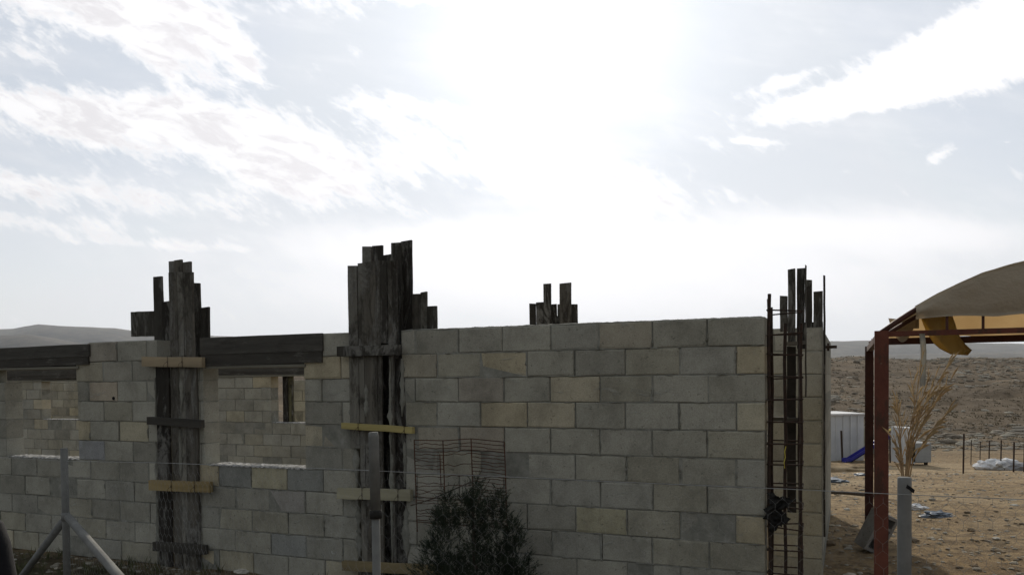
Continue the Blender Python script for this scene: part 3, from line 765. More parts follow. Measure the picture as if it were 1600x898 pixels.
# ------------------------------------------------------------ rusty wire panel against the wall
tW = thing('rusty_grille', hit(718, 800, -.2)*1, 'bent rusty wire mesh panel leaning on the wall behind the bush', 'wire panel'); tW.location.z = 0
cols = [(647, 687, -.16), (692, 688, -.20), (736, 685, -.24), (788, 690, -.14)]
PB = 830
def pan(f, v):      # f in 0..3 columns
    i = min(2, int(f)); g_ = f-i; a_, b_ = cols[i], cols[i+1]
    u = a_[0]+(b_[0]-a_[0])*g_; dn = a_[2]+(b_[2]-a_[2])*g_; vt = a_[1]+(b_[1]-a_[1])*g_
    return hit(u+(v-687)*.035, vt+(v-687), dn)
for i in range(4):
    mb = MB(); mb.tube([pan(i, 687+(PB-687)*j/8) for j in range(9)], .0048, 6); mb.build('upright_bar', M_rust, tW)
mb = MB(); mb.tube([pan(1-.12, v) for v in (708, 730, 760)], .004, 6)
mb.tube([pan(3*j/24, 687) for j in range(25)], .004, 6)
v = 693.0; k = 0
while v < PB-5:
    for (fa, fb) in ((0, 1), (1, 2), (2, 3)):
        if fa == 1 and 706 < v < 770 and k % 3: continue
        if fa == 0 and R(0, 1) < .08: continue
        pts = [pan(fa+(fb-fa)*j/8, v+1.6*noise.noise(Vector((fa*3+j*.45, k*1.3, 0)))*2.0*(1 if j not in (0, 8) else 0)) for j in range(9)]
        mb.tube(pts, .003, 5)
    v += R(4.2, 6.4); k += 1
mb.build('cross_wires', M_rust, tW)

# ------------------------------------------------------------ conifer bush
bc = hit(738, 850, -.62); bc.z = 0
tT = thing('conifer_bush', bc, 'dark green conifer bush in front of the long block wall', 'bush')
mb = MB(); mb.tube([bc+Vector((0, 0, -.02)), bc+Vector((.02, .01, .4)), bc+Vector((0, 0, .95))], [.028, .02, .006], 8); mb.build('trunk', M_bark, tT)
lf = MB()
lobes = [(-.30, .0, .60, .15), (.33, .0, .62, .14), (-.24, .02, .80, .12), (-.17, -.05, .97, .12), (-.05, .03, .92, .16), (.03, .0, 1.03, .11), (.12, -.04, .90, .16), (.20, .04, .95, .12), (.29, -.02, .76, .13), (.02, .0, .55, .30), (-.16, 0, .5, .2), (.2, 0, .5, .2)]
for i in range(4600):
    lx, ly, lh, lr = random.choice(lobes)
    h = lh*R(.06, 1)**.8; f_ = h/lh
    rr = lr*(1-f_**2.6)**.7*(.75+.5*f_*(1-f_))*math.sqrt(R(.25, 1)); t = R(0, 2*math.pi)
    rr *= 1+.5*noise.noise(Vector((math.cos(t)*2+lx*9, math.sin(t)*2, h*6)))
    if noise.noise(Vector((lx*7+math.cos(t)*1.4, math.sin(t)*1.4, h*7))) < -.14: continue
    p = bc+Vector((lx+rr*math.cos(t)*1.05, ly+rr*math.sin(t), h))
    out = Vector((math.cos(t)*.7+R(-.5, .5), math.sin(t)*.7+R(-.5, .5), .8+R(-.5, .6))).normalized()
    ln = R(.05, .12)
    # a spray: a twig with needles
    side = out.cross(Vector((R(-1, 1), R(-1, 1), R(-1, 1)))).normalized()
    o3 = out.cross(side)
    for j in range(24):
        f = j/24; q = p+out*ln*f
        an = R(0, 6.28); dd = (out*.8+(side*math.cos(an)+o3*math.sin(an))*.9).normalized()
        l2 = R(.014, .028)*(1-.4*f); w = R(.0016, .003); wv = dd.cross(out).normalized()*w
        lf.add([q-wv, q+wv, q+dd*l2], [(0, 1, 2)])
for i in range(70):     # loose leading shoots at the top
    t = R(0, 6.28); rr = R(0, .26); p = bc+Vector((rr*math.cos(t), rr*math.sin(t)*.6, .90-rr*.9)); top = p+Vector((R(-.05, .05), R(-.03, .03), R(.08, .2)))
    for j in range(30):
        f = j/30; q = p.lerp(top, f); dd = Vector((R(-1, 1), R(-1, 1), R(.1, 1.2))).normalized(); l2 = R(.014, .028); w = .0018
        wv = dd.cross(Vector((.3, 1, .2))).normalized()*w; lf.add([q-wv, q+wv, q+dd*l2], [(0, 1, 2)])
lf.build('foliage', M_conifer, tT)
tw = MB(); tw.tube([hit(u, v, -.7) for u, v in ((642, 789), (675, 779), (700, 768), (725, 757), (748, 748), (770, 744))], [.006, .006, .005, .005, .004, .002], 6)
tw.tube([hit(u, v, -.7) for u, v in ((745, 790), (752, 770), (766, 748))], .003, 5)
tag(tw.build('bare_branch', M_bark), 'long bare dark branch lying across the top of the conifer bush', 'branch')

# ------------------------------------------------------------ wire fence in the foreground
fpR = Vector((1.402, 2.85, 0)); fpC = Vector((-.54, 3.15, 0)); fpL = Vector((-3.37, 6.0, 0))
def pipe(name, base, top_z, r, label, mt=M_galv, grpn='grey metal pipe posts of the wire fence', cat='post', parts=True):
    t = thing(name, base, label, cat, grpn)
    mb = MB(); mb.tube([base+Vector((0, 0, -.05)), base+Vector((0, 0, top_z))], r, 20); mb.build('pipe', mt, t, True)
    return t
def post_x(u, Yv, v): return atY(u, v, Yv)
# right post with a slanting cut top
pR = post_x(1413, 2.85, 850); base = Vector((pR.x, 2.85, 0)); fpR = base
ztop = atY(1413, 745, 2.85).z
tq = thing('fence_post', base, 'thick grey pipe post with a dented top in front of the dry plant', 'post', 'grey metal pipe posts of the wire fence')
mb = MB(); mb.tube([base+Vector((0, 0, -.05)), base+Vector((0, 0, ztop-.03)), base+Vector((0, 0, ztop-.004)), base+Vector((0, 0, ztop))], [.0235, .0235, .0235, .021], 24)
mb.build('pipe', M_galvd, tq, True)
mb = MB(); mb.obox(base+Vector((-.006, -.0262, ztop-.035)), (.03, .006, -.02), (0, .008, 0), (.004, .002, .012)); mb.build('slot_shade', M_black, tq)  # solid black bar, the shade of a slot put into its colour
# centre post: wide upper sleeve over a thinner pipe
pC = post_x(587, 3.15, 800); base = Vector((pC.x, 3.15, 0)); fpC = base
zc = atY(587, 803, 3.15).z; zt = atY(585, 675, 3.15).z
tq = thing('fence_post', base, 'grey pipe post with a dark joint standing before the tallest timber form', 'post', 'grey metal pipe posts of the wire fence')
mb = MB(); mb.tube([base+Vector((0, 0, -.05)), base+Vector((0, 0, zc))], .0165, 20); mb.build('pipe', M_galvm, tq, True)
mb = MB(); mb.tube([base+Vector((0, 0, zc+.012)), base+Vector((-.004, 0, zt-.02)), base+Vector((-.005, 0, zt))], [.0205, .0205, .018], 20); mb.build('sleeve', M_galvm, tq, True)
mb = MB(); mb.tube([base+Vector((0, 0, zc-.015)), base+Vector((0, 0, zc+.016))], .0245, 16); mb.build('joint_ring', M_bplast, tq, True)
# left post with two braces
pL = post_x(104, 6.0, 860); base = Vector((pL.x, 6.0, 0)); fpL = base
zt = atY(103, 700, 6.0).z
tq = thing('fence_post', base, 'grey pipe post with two slanting braces in front of the far left wall', 'post', 'grey metal pipe posts of the wire fence')
mb = MB(); mb.tube([base+Vector((0, 0, -.05)), base+Vector((0, 0, zt))], .026, 18); mb.build('pipe', M_galvm, tq, True)
zb_ = atY(107, 808, 5.95)
e1 = atY(186, 900, 5.0); dirv = (e1-zb_); e1 = zb_+dirv*((-.03-zb_.z)/dirv.z)
mb = MB(); mb.tube([zb_, e1], .03, 16); mb.build('brace', M_galvm, tq, True)
e2 = atY(34, 900, 6.9); zb2 = atY(98, 815, 6.05); dirv = (e2-zb2); e2 = zb2+dirv*((-.03-zb2.z)/dirv.z)
mb = MB(); mb.tube([zb2, e2], .028, 16); mb.build('brace', M_galvd, tq, True)
mb = MB(); mb.tube([base+Vector((0, 0, zb_.z-.03)), base+Vector((0, 0, zb_.z+.03))], .031, 16); mb.build('collar', M_galvd, tq, True)
# netting: top wire and hexagonal mesh between the posts
tN = thing('wire_netting', (fpC+fpR)/2, 'thin hexagonal wire netting strung between the grey pipe posts', 'netting')
ptsW = [atY(u, v, Yv) for u, v, Yv in ((-40, 712, 6.9), (103, 720, 6.0), (236, 722, 4.75), (340, 726, 4.15), (486, 731, 3.5), (587, 735, 3.15), (647, 738, 3.13), (737, 742, 3.10), (960, 752, 3.02), (1143, 760, 2.95), (1220, 763, 2.92), (1300, 767, 2.89), (1413, 772, 2.82), (1500, 776, 2.79), (1640, 781, 2.74))]
mb = MB(); mb.tube(ptsW, .0013, 5); mb.build('top_wire', M_wire, tN)
mb = MB()
def span(A, Bv, ztop_a, ztop_b, cell=.05, q_=1.0):
    Lh = (Bv-A).xy.length; nx = int(Lh/cell); h = cell*.86; nzc = int(1.25/h)
    ex = (Bv-A); ex.z = 0; ex.normalize(); nrm = Vector((-ex.y, ex.x, 0))
    def P(i, j):
        x = (i+.5*(j % 2))*cell; z = ztop_a+(ztop_b-ztop_a)*x/Lh-j*h
        return x, z
    def W(x, z): 
        q = A+ex*x; return Vector((q.x, q.y, z))+nrm*.02*noise.noise(Vector((x*2, z*2, 0)))+Vector((0, 0, 1))*.008*noise.noise(Vector((x*5, z*5, 3)))+ex*.008*noise.noise(Vector((x*5, z*5, 9)))
    for j in range(nzc):
        for i in range(nx):
            x, z = P(i, j)
            a_ = W(x, z-.25*h); b_ = W(x, z-.75*h)
            if b_.z < .02: continue
            mb.tube([a_, b_], .0006*q_, 3, cap=False)                              # twisted edge
            x2, z2 = P(i, j+1) if j % 2 == 0 else P(i+1, j+1)
            x3, z3 = P(i-1, j+1) if j % 2 == 0 else P(i, j+1)
            mb.tube([b_, W(x2, z2-.25*h)], .0005*q_, 3, cap=False); mb.tube([b_, W(x3, z3-.25*h)], .0005*q_, 3, cap=False)
span(fpC, fpR, atY(587, 735, 3.15).z, atY(1413, 772, 2.85).z, .05, .55)
span(fpR, fpR+(fpR-fpC)*.42, atY(1413, 772, 2.85).z, atY(1413, 774, 2.85).z)
span(fpL, fpC, atY(103, 720, 6).z, atY(587, 735, 3.15).z, .06, .7)
mb.build('mesh', M_wire, tN)

# ------------------------------------------------------------ canopy
ex = -D; CF = Vector((2.30, 4.98, 0)); CBk = Vector((3.72, 8.30, 0))
f0 = atY(1377, 700, 4.98); CF = Vector((f0.x, 4.98, 0)); f1 = atY(1358, 650, 8.3); CBk = Vector((f1.x, 8.3, 0))
nn = (CBk-CF); LEN = nn.length; nn.normalize()
tK = thing('canopy', (CF+CBk)/2, 'red steel framed canopy with a brown arched tarpaulin roof at the right edge', 'canopy')
def sq(parent, a_, b_, w, mt, name, up=None):
    a_, b_ = Vector(a_), Vector(b_); d = (b_-a_).normalized()
    s = ex if abs(d.z) > .7 else d.cross(Vector((0, 0, 1))).normalized(); t_ = d.cross(s).normalized()
    mb = MB(); o = a_-s*w/2-t_*w/2; mb.obox(o, s*w, t_*w, b_-a_); return mb.build(name, mt, parent)
ZT = atY(1377, 517, 4.98).z; ZTB = atY(1358, 541, 8.3).z
WID = 3.0
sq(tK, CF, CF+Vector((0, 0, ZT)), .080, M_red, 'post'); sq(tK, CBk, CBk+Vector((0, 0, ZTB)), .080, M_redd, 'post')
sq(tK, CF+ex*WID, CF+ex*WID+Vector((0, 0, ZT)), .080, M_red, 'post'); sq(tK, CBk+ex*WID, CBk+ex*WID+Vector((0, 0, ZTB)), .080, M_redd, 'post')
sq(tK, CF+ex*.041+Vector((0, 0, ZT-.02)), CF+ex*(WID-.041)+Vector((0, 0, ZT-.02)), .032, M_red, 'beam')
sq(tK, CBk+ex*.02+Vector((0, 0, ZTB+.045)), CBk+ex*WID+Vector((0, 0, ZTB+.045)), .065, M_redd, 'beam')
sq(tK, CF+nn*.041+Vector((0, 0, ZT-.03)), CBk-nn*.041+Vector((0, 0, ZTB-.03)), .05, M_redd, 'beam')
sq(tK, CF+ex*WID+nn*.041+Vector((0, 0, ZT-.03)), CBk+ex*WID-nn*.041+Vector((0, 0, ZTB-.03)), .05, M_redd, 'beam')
arch = [(0, 0), (.1, .075), (.2, .14), (.3, .20), (.403, .25), (.545, .315), (.766, .37), (1.0, .43), (1.25, .47), (1.5, .485)]
def az_(t):
    tt = t if t <= 1.5 else 3.0-t
    return float(np.interp(tt, [p[0] for p in arch], [p[1] for p in arch]))
for n_ in (0, .5, 1.0):
    mb = MB(); zz = ZT if n_ < .9 else ZTB+.04
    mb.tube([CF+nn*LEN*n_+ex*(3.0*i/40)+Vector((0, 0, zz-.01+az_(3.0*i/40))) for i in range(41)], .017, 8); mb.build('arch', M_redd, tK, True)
for t_ in (.36, .55, 1.2, 1.8):
    sq(tK, CF+ex*t_+Vector((0, 0, ZT-.004)), CF+ex*t_+Vector((0, 0, ZT-.02+az_(t_))), .014, M_redd, 'strut')
def sheet(fn, nu, nv, th, name, mt, parent=None, smooth=True):
    vs_ = []; 
    P = [[Vector(fn(i/nu, j/nv)) for j in range(nv+1)] for i in range(nu+1)]
    top = []; 
    for i in range(nu+1):
        for j in range(nv+1):
            a_ = P[min(i+1, nu)][j]-P[max(i-1, 0)][j]; b_ = P[i][min(j+1, nv)]-P[i][max(j-1, 0)]
            n_ = a_.cross(b_); n_ = n_.normalized() if n_.length > 1e-9 else Vector((0, 0, 1)); top.append(P[i][j]+n_*th)
    base_ = [p for r in P for p in r]; vs_ = base_+top; o = len(base_); w = nv+1
    fs = []
    for i in range(nu):
        for j in range(nv):
            q = (i*w+j, i*w+j+1, (i+1)*w+j+1, (i+1)*w+j); fs.append(q); fs.append(tuple(o+x for x in q[::-1]))
    per = [i*w for i in range(nu)]+[nu*w+j for j in range(nv)]+[i*w+nv for i in range(nu, 0, -1)]+[j for j in range(nv, 0, -1)]
    for a_, b_ in zip(per, per[1:]+per[:1]): fs.append((a_, a_+o, b_+o, b_))
    mb = MB(); mb.add(vs_, fs); return mb.build(name, mt, parent, smooth)
def crump(a_, b_):
    u = 1199+35*b_+5*math.sin(a_*9)-8*a_*b_; v = 770+8*b_+(66-30*b_)*a_
    n_ = noise.fractal(Vector((a_*4, b_*3.2, 2)), .7, 2, 4); m_ = noise.noise(Vector((a_*9, b_*7, 6)))
    return hit(u+7*m_, v+6*n_, -.035-.05*n_-.03*m_)
tag(sheet(crump, 30, 24, .002, 'plastic_sheet', M_bplast), 'crumpled dark plastic sheet caught in the steel cage', 'plastic sheet')
def roof(a_, b_):
    t_ = .19+a_*2.62; z = ZT+az_(t_)+.012-.02*math.sin(math.pi*((b_*2) % 1))+.01*noise.noise(Vector((t_*5, b_*8, 0)))
    return CF+nn*(LEN*b_)+ex*t_+Vector((0, 0, z+(ZTB+.04-ZT)*b_))
sheet(roof, 60, 30, .003, 'tarpaulin_roof', M_tarp, tK)
zlow = atY(1530, 492, 4.75).z
def gable(a_, b_):
    t_ = .19+a_*2.62; zt = ZT+az_(t_)+.014; zl = zlow+.012*abs(math.sin(a_*2.62*math.pi/.42))-.012; zl = min(zl, zt-.012)
    if t_ > 2.6: zl = min(zl, zt)
    bulge = -.03*math.sin(math.pi*b_)*(.6+.6*noise.noise(Vector((t_*3, b_*2, 4))))
    return CF+ex*t_+nn*(bulge-.022)+Vector((0, 0, zt+(zl-zt)*b_))
sheet(gable, 90, 12, .003, 'tarpaulin_gable', M_tarp, tK)
def bgable(a_, b_):
    t_ = .06+a_*2.88; zt = ZTB+az_(t_)+.05; zl = ZTB+.075+.02*noise.noise(Vector((t_*4, 0, 0)))
    return CBk+ex*t_+nn*.04+Vector((0, 0, zt+(min(zl, zt-.01)-zt)*b_))
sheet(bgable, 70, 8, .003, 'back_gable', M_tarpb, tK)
# ochre cloth hanging behind the front beam
poly = [((1436, 486), (1487, 491)), ((1440, 500), (1492, 505)), ((1446, 515), (1496, 518)), ((1452, 526), (1501, 528)), ((1459, 536), (1509, 538)), ((1468, 544), (1519, 547)), ((1486, 553), (1512, 555))]
def cloth(a_, b_):
    f = a_*(len(poly)-1); i = min(len(poly)-2, int(f)); g_ = f-i
    l = [poly[i][0][k]*(1-g_)+poly[i+1][0][k]*g_ for k in (0, 1)]; r = [poly[i][1][k]*(1-g_)+poly[i+1][1][k]*g_ for k in (0, 1)]
    u = l[0]*(1-b_)+r[0]*b_; v = l[1]*(1-b_)+r[1]*b_
    return atY(u, v, 5.06+.03*math.sin(b_*7+a_*3))
tag(sheet(cloth, 24, 14, .002, 'hanging_cloth', M_yclot), 'ochre yellow cloth flap hanging from the canopy beam', 'cloth')
def strip(a_, b_):
    u = 1436+9*b_+1.5*math.sin(a_*5)+3*a_; return atY(u, 521+82*a_, 4.84+.01*math.sin(b_*3))
M_strip = mat('pale_plastic_strip', b_tarp((.42, .40, .34), (.52, .50, .43), .4))
tag(sheet(strip, 20, 3, .001, 'plastic_strip', M_strip), 'pale narrow plastic strip hanging down from the red canopy beam', 'strip')
# light torn cloth at canopy corner
def rag(a_, b_):
    u = 1388+35*b_+4*a_; v = 497+3*b_+a_*(14+22*math.sin(math.pi*b_)); return atY(u, v, 7.95+.03*math.sin(b_*6))
M_rag = mat('pale_cloth', b_tarp((.45, .38, .28), (.58, .5, .38), .5))
tag(sheet(rag, 10, 16, .002, 'torn_cloth', M_rag), 'pale torn cloth scrap hanging at the rear canopy corner', 'cloth')

def sidecl(a_, b_):
    u = 1390+(1436-1390)*b_; vt = 507-21*b_; vb2 = 513; return atY(u, vt+(vb2-vt)*a_, 7.7+.02*math.sin(b_*9))
sheet(sidecl, 8, 14, .002, 'tarpaulin_corner', M_rag, tK)
# ------------------------------------------------------------ dry plant behind the right post
bp0 = Vector((fpR.x+.03, fpR.y+.22, 0))
YP = bp0.y
tD = thing('dry_plant', bp0, 'tall dry straw coloured plant fanning out behind the thick grey post', 'plant')
st = MB(); lv = MB()
fans = [((1414, 760), (1418, 690), (1432, 620), (1440, 565)), ((1416, 760), (1426, 700), (1448, 650), (1484, 596)), ((1416, 760), (1424, 690), (1440, 640), (1478, 575)), ((1413, 760), (1408, 700), (1404, 660), (1402, 632)), ((1415, 760), (1420, 690), (1436, 640), (1450, 590)), ((1415, 760), (1424, 695), (1445, 655), (1466, 612)),
        ((1414, 760), (1422, 690), (1430, 640), (1426, 600)), ((1411, 760), (1407, 728), (1402, 705), (1398, 690)), ((1418, 765), (1426, 720), (1450, 680), (1478, 648)), ((1416, 765), (1421, 700), (1436, 655), (1458, 600)), ((1410, 760), (1406, 700), (1409, 665), (1402, 640))]
for fi, fan in enumerate(fans):
    pts = [atY(u, v, YP+.02*i*math.sin(fi*2.1)) for i, (u, v) in enumerate(fan)]
    # smooth
    q = []
    for i in range(len(pts)-1):
        for j in range(5): q.append(pts[i].lerp(pts[i+1], j/5))
    q.append(pts[-1]); st.tube(q, [.0032*(1-.85*i/len(q)) for i in range(len(q))], 6)
    for i in range(3, len(q)):
        for _ in range(2):
            p = q[i]; d = (q[i]-q[i-1]).normalized(); dd = (d+Vector((R(-.35, .35), R(-.4, .4), R(-.3, .4)))).normalized(); ln = R(.03, .10)
            w = dd.cross(Vector((R(-.3, .3), 1, R(-.3, .3)))).normalized()*R(.0008, .0018)
            mid = p+dd*ln*.5+Vector((0, 0, .006)); lv.add([p, mid-w, mid+w, p+dd*ln-Vector((0, 0, .01))], [(0, 1, 3), (0, 3, 2)])
root = atY(1416, 765, YP); st.tube([Vector((bp0.x, YP, -.02)), (Vector((bp0.x, YP, 0))+root)/2+Vector((.01, 0, 0)), root, atY(1419, 700, YP)], [.012, .011, .009, .006], 8)
st.build('stem', M_stem, tD); lv.build('leaves', M_dryleaf, tD)

# ------------------------------------------------------------ yard objects beyond
def solid_box(parent, c, size, rz, name, mt, bev=0):
    ca, sa = math.cos(rz), math.sin(rz); ax = Vector((ca, sa, 0))*size[0]; ayv = Vector((-sa, ca, 0))*size[1]
    mb = MB(); mb.obox(Vector(c)-ax/2-ayv/2, ax, ayv, (0, 0, size[2])); return mb.build(name, mt, parent)
def on_ground(u, v): 
    p = ghit(u, v); p.z = gz_(p.x, p.y); return p
# white cabin
pc = on_ground(1316, 719); k_ = pc.y/F_PX
w_, h_ = 78*k_, 71*k_
tc_ = thing('white_cabin', pc+Vector((-8*k_, 0, 0)), 'white sheet metal cabin beyond the yard, left of the red canopy posts', 'cabin'); c0 = tc_.location
az0 = 0.12
solid_box(tc_, c0+Vector((0, 1.3, -.1)), (w_, 2.6, h_+.1), az0, 'body', M_white)
solid_box(tc_, c0+Vector((0, 1.28, h_)), (w_+.12, 2.8, .07), az0, 'roof', M_bag)
for i in range(4): solid_box(tc_, c0+Vector((w_*(-.02+.15*i), -.02+.018*i, .05)), (.05, .05, h_-.1), az0, 'rib', M_white)
solid_box(tc_, c0+Vector((-.27*w_, -.12, h_*.28)), (.55, .04, h_*.42), az0, 'window', M_greyp)
mb = MB(); mb.tube([on_ground(1311, 720)+Vector((0, -.4, 0)), on_ground(1311, 720)+Vector((-.06, -.4, 48*k_))], .05, 8)
tag(mb.build('black_pole', M_rustd), 'thin black pole standing in front of the white cabin', 'pole')
pg = on_ground(1350, 712); 
tg = thing('block_wall', pg+Vector((0, 1.0, 0)), 'small distant grey block wall right of the white cabin', 'wall')
B, Mo = MB(), MB()
for r_ in range(8):
    for c_ in range(5): B.obox(pg+Vector((-.5+c_*.41+(.2 if r_ % 2 else 0), 1.0, -.2+r_*.205)), (.4, 0, 0), (0, .2, 0), (0, 0, .195), random.choice(GREY))
Mo.obox(pg+Vector((-.45, 1.02, -.2)), (2.0, 0, 0), (0, .16, 0), (0, 0, 1.62)); B.build('blocks', M_block, tg); Mo.build('mortar', M_mortar, tg)
# slide
ps = on_ground(1327, 722); k_ = ps.y/F_PX
tsd = thing('playground_slide', ps, 'dark blue playground slide with a yellow top rail behind the canopy posts', 'slide')
def slide_pt(u, v): return atY(u, v, ps.y)
A_, Bq = slide_pt(1330, 720.5), slide_pt(1392, 682); A0 = slide_pt(1322, 721.5)
mb = MB(); dy = Vector((0, .5, 0)); 
for (o_, w2, hh) in ((0, .5, .05), (0, .05, .2), (.45, .05, .2)):
    a_ = A_+Vector((0, o_, -.05)); b_ = Bq+Vector((0, o_, -.05)); c_ = A0+Vector((0, o_, -.05)); up_ = Vector((0, 0, hh)); yv = Vector((0, w2, 0))
    mb.hexa([a_, b_, b_+yv, a_+yv, a_+up_, b_+up_, b_+yv+up_, a_+yv+up_]); mb.hexa([c_, a_, a_+yv, c_+yv, c_+up_, a_+up_, a_+yv+up_, c_+yv+up_])
mb.build('chute', M_blue, tsd)
mb = MB(); mb.tube([slide_pt(1387, 672.5), slide_pt(1400, 667)], .055, 8); mb.build('top_rail', M_yel, tsd)
mb = MB(); mb.tube([slide_pt(1400, 667), slide_pt(1405, 666), slide_pt(1409, 678), slide_pt(1419, 702), slide_pt(1420, 722)], .045, 8); mb.build('curved_rail', M_rustd, tsd)
for uu in (1390, 1397): mb = MB(); mb.tube([slide_pt(uu, 670), slide_pt(uu+1, 724)], .035, 6); mb.build('leg', M_rustd, tsd)
# white tank/trailer
pt_ = on_ground(1432, 727); k_ = pt_.y/F_PX
tt = thing('white_trailer', pt_, 'small pale box trailer on dark legs behind the dry plant', 'trailer')
solid_box(tt, pt_+Vector((8*k_, .6, 5*k_)), (30*k_, 1.2, 30*k_), 0, 'body', M_greyp)
solid_box(tt, pt_+Vector((-11*k_, .6, 3*k_)), (18*k_, 1.2, 56*k_), 0, 'tall_box', M_white)
for dx in (-2, 20): solid_box(tt, pt_+Vector((dx*k_, .3, -.05)), (.12, .12, 5*k_+.05), 0, 'leg', M_rustd)
solid_box(tt, pt_+Vector((9*k_, .25, 3.4*k_)), (26*k_, .1, .09), 0, 'axle', M_rustd)
# fence posts on the right
ft = [(1505, 677, 739, .03), (1517, 687, 726, .018), (1531, 689, 728, .018), (1545, 688, 731, .026), (1563.5, 687, 734, .026), (1583.5, 690, 737, .03), (1600, 690, 737, .03)]
first = None
for i, (u, vt, vb, r_) in enumerate(ft):
    p = on_ground(u, vb); tz = atY(u, vt, p.y).z-p.z
    mb = MB(); mb.tube([p+Vector((0, 0, -.1)), p+Vector((.02, 0, tz))], r_, 8)
    lab = ['thick leftmost dark stake of the far paddock fence', 'second dark stake from the left in the far paddock fence', 'third dark stake from the left in the far paddock fence', 'fourth dark stake from the left, just left of the white sacks', 'dark stake directly in front of the white sacks', 'dark stake at the right end of the white sacks', 'dark stake of the paddock fence at the very right edge'][i]
    tag(mb.build('fence_stake', M_rustd), lab, 'stake', 'dark stakes of the far paddock fence')
    ft[i] = (p, tz)
mb = MB()
for h in (.35, .6, .85):
    mb.tube([ft[i][0]+Vector((0, 0, ft[i][1]*h)) for i in range(len(ft))], .006, 4)
tag(mb.build('paddock_wire', M_rustd), 'thin wires strung between the far dark stakes', 'wire')
pb = on_ground(1560, 733)
for i, (u, v, sx, sz) in enumerate([(1546, 734, .45, .26), (1560, 734, .42, .30), (1577, 733, .5, .30), (1592, 735, .5, .22)]):
    p = on_ground(u, v); mb = MB(); blob(mb, p+Vector((0, .2, sz*.5)), (sx, .4, sz), i*7.3+2, .3, 3)
    tag(mb.build('white_sack', M_bag if i < 3 else M_rock), ['leftmost white sack lying behind the paddock stakes', 'middle plump white sack behind the paddock stakes', 'larger right white sack behind the paddock stakes', 'grey brown heap beside the white sacks at the right edge'][i], 'sack' if i < 3 else 'heap', 'sacks behind the paddock stakes' if i < 3 else None)
# tan earth bank in front of the cabin
mb = MB(); pq = on_ground(1318, 737)
blob(mb, pq+Vector((-.2, .8, -.05)), (2.0, .9, .30), 4.4, .25, 4); 
tag(mb.build('earth_bank', M_ground, smooth=True), kind='structure')
# litter
def flat_litter(u, v, w, d_, mt, label, seed):
    p = on_ground(u, v); mb = MB(); blob(mb, p+Vector((0, 0, .02)), (w, d_, .05), seed, .6, 3); tag(mb.build('plastic_litter', mt), label, 'litter')
flat_litter(1302, 752, .22, .25, M_blue2, 'crumpled dark blue plastic on the bare ground left of the red posts', 1.1)
flat_litter(1344, 743, .16, .2, M_blue2, 'bright blue plastic scrap on the ground beside the red posts', 2.7)
flat_litter(1463, 807, .17, .12, M_blue2, 'flat faded blue plastic scrap on the ground right of the thick post', 5.2)
flat_litter(1432, 796, .12, .1, M_bag, 'pale plastic scrap on the ground behind the thick post', 8.2)
a_ = on_ground(1286, 773); b_ = on_ground(1366, 778); b_.z += .0
mb = MB(); mb.tube([a_+Vector((0, 0, .045)), (a_+b_)/2+Vector((0, .02, .05)), b_+Vector((0, 0, .04))], .026, 10)
tag(mb.build('wooden_pole', M_bark), 'thin wooden pole lying on the ground between the wall and the red posts', 'pole')
# hollow block standing on end, tilted against the rear post
tH = thing('hollow_block', Vector((atY(1347, 860, 7.95).x, 7.95, 0)), 'hollow grey concrete block tipped on end beside the dark red post', 'block')
cH = tH.location.copy(); ax = Vector((.42, -.1, .90)).normalized(); sd = Vector((.88, .15, -.40)); sd = (sd-ax*sd.dot(ax)).normalized(); fd = ax.cross(sd)
if fd.y > 0: fd = -fd
def hb_pt(x, y, z): return cH+Vector((.02, .0, .05))+ax*x+sd*y-fd*z
mb = MB(); LB, HB, TB, wl = .40, .20, .20, .03
def hbox(x0, x1, y0, y1, z0, z1): mb.hexa([hb_pt(x0, y0, z0), hb_pt(x1, y0, z0), hb_pt(x1, y1, z0), hb_pt(x0, y1, z0), hb_pt(x0, y0, z1), hb_pt(x1, y0, z1), hb_pt(x1, y1, z1), hb_pt(x0, y1, z1)], (.27, .26, .24))
hbox(0, LB, 0, wl, 0, TB); hbox(0, LB, HB-wl, HB, 0, TB)
for x_ in (0, LB/3, 2*LB/3-.01, LB-wl): hbox(x_+.0005, x_+wl-.0005, wl, HB-wl, .001, TB-.001)
hbox(wl, LB-wl, wl, HB-wl, TB-.02, TB-.003)
mb.build('shell', M_block, tH)
# dark object cut by the left border
mb = MB(); cpt = atY(-32, 930, 2.2)
pts = [atY(-20, 960, 2.2), atY(-18, 900, 2.2), atY(-20, 850, 2.2), atY(-22, 820, 2.2), atY(-26, 800, 2.2)]
mb.tube([Vector((pts[0].x, 2.2, 0))]+pts, [.085, .076, .067, .056, .042, .012], 20)
tag(mb.build('black_sack', M_black, smooth=True), 'black rounded sack cut off by the lower left border', 'sack')

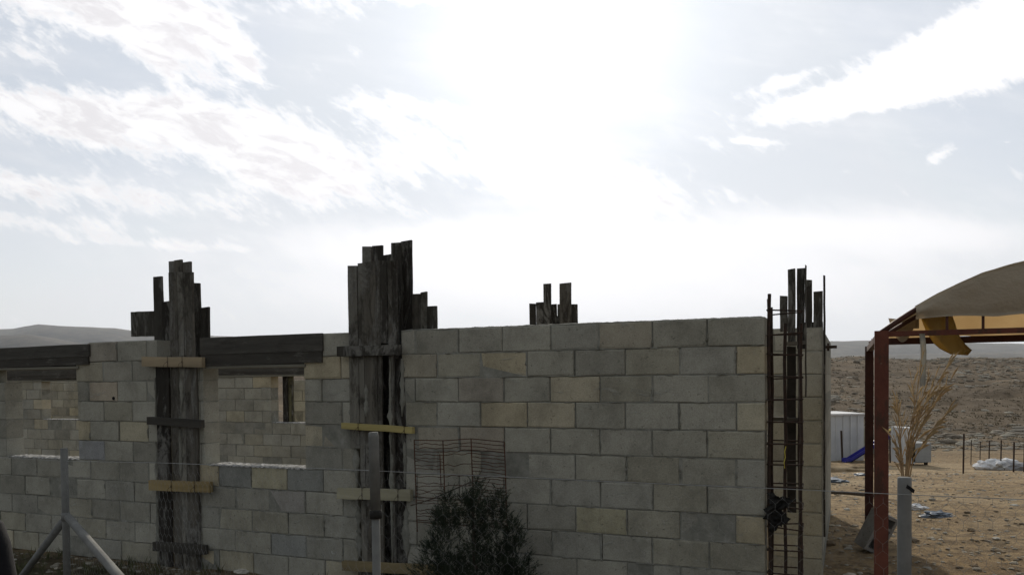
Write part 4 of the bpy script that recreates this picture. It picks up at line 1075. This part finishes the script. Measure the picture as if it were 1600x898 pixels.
# ------------------------------------------------------------ stones and weeds
def rock(mb, c, s, tone, sub=1):
    n = 7; vs_ = []; 
    for ring, (h, rr) in enumerate(((-.3, .9), (.25, 1.0), (.6, .62))):
        for j in range(n):
            t = 2*math.pi*j/n+ring*.4; q = rr*R(.75, 1.2); vs_.append(Vector((c[0]+s[0]*q*math.cos(t), c[1]+s[1]*q*math.sin(t), c[2]+s[2]*(h+R(-.1, .1)))))
    vs_.append(Vector((c[0], c[1], c[2]+s[2]*.8)))
    fs = []
    for r_ in range(2):
        for j in range(n): fs.append((r_*n+j, r_*n+(j+1) % n, (r_+1)*n+(j+1) % n, (r_+1)*n+j))
    for j in range(n): fs.append((2*n+j, 2*n+(j+1) % n, 3*n))
    mb.add(vs_, fs, tone)
mb = MB()
for i in range(4600):
    Yv = 4.2*(13 ** random.random()); t = R(.36, .72) if random.random() < .85 else R(-.75, .3)
    x = Yv*t; 
    s = R(.005, .02)*(1+1.3*(random.random() < .08))*(1+Yv*.015)
    e = R(.7, 1.2); tone = random.choice([(.34, .29, .21), (.42, .38, .30), (.22, .17, .11), (.48, .45, .38)])
    rock(mb, (x, Yv, gz_(x, Yv)+s*.1), (s*R(.8, 1.5), s*R(.8, 1.4), s*R(.5, .9)), tuple(q*e for q in tone))
for i in range(900):
    s_ = R(2.8, 9.5); dn = R(-1.6, -.05); p = bp(s_, dn, 0); s = R(.008, .03)
    tone = random.choice([(.16, .145, .105), (.25, .23, .18), (.12, .10, .07)]); rock(mb, (p.x, p.y, gz_(p.x, p.y)+s*.1), (s*R(.8, 1.5), s*R(.8, 1.5), s*.7), tone)
o = mb.build('loose_stones', M_rock); tag(o, 'loose stones scattered over the bare yard', 'stones', kind='stuff')
mb = MB()
for i in range(9500):
    Yv = 43*(3.3 ** random.random()); t = R(.30, .80) if random.random() < .7 else R(-.8, .3); x = Yv*t
    cl_ = noise.fractal(Vector((x*.035, Yv*.06, 5)), .8, 2, 4)
    if cl_ < R(-.45, .25): continue
    s = R(.05, .13)*(1+Yv*.006); 
    if random.random() < .06: s *= 2
    e = R(.7, 1.1); tone = random.choice([(.34, .30, .235), (.42, .38, .30), (.25, .21, .155)])
    rock(mb, (x, Yv, gz_(x, Yv)), (s*R(1.0, 2.6), s, s*R(.45, 1.0)), tuple(q*e for q in tone))
tag(mb.build('hillside_rocks', M_rock), 'pale limestone outcrops scattered over the hillside', 'rocks', kind='stuff')
# scrub on the hillside
mb = MB()
for i in range(4600):
    Yv = 44*(3.2 ** random.random()); t = R(.30, .80); x = Yv*t; s = R(.10, .22)*(1+Yv*.002); z0_ = gz_(x, Yv)
    for k in range(7):
        a_ = R(0, 6.28); q = Vector((x+R(-s, s), Yv+R(-s, s), z0_-.05)); dd = Vector((math.cos(a_)*.5, math.sin(a_)*.5, 1))*s*R(.4, .8); w = Vector((R(-1, 1), R(-1, 1), 0)).normalized()*s*.3
        mb.add([q-w, q+w, q+dd], [(0, 1, 2)])
M_scrub = mat('dry_scrub', b_leaf((.09, .075, .045), (.16, .13, .08), .1))
tag(mb.build('dry_scrub', M_scrub), 'low dry scrub over the rocky hillside', 'scrub', kind='stuff')
# weeds at the foot of the left wall
mb = MB()
for i in range(420):
    s_ = R(3.2, 9.3); dn = R(-1.5, -.06); p = bp(s_, dn, 0); p.z = gz_(p.x, p.y)-.01
    if noise.noise(Vector((p.x*1.5, p.y*1.5, 0))) < -.05: continue
    for k in range(14):
        a_ = R(0, 6.28); ln = R(.04, .16); dd = Vector((math.cos(a_)*R(.3, 1), math.sin(a_)*R(.3, 1), R(.5, 1.2))).normalized()*ln
        w = dd.cross(Vector((0, 0, 1))); w = w.normalized()*R(.002, .005); q = p+Vector((R(-.03, .03), R(-.03, .03), 0)); mid = q+dd*.55+Vector((0, 0, .01))
        mb.add([q-w*.5, q+w*.5, mid+w, mid-w, q+dd], [(0, 1, 2, 3), (3, 2, 4)])
tag(mb.build('weeds', M_weed), 'low weeds growing along the foot of the block walls', 'weeds', kind='stuff')
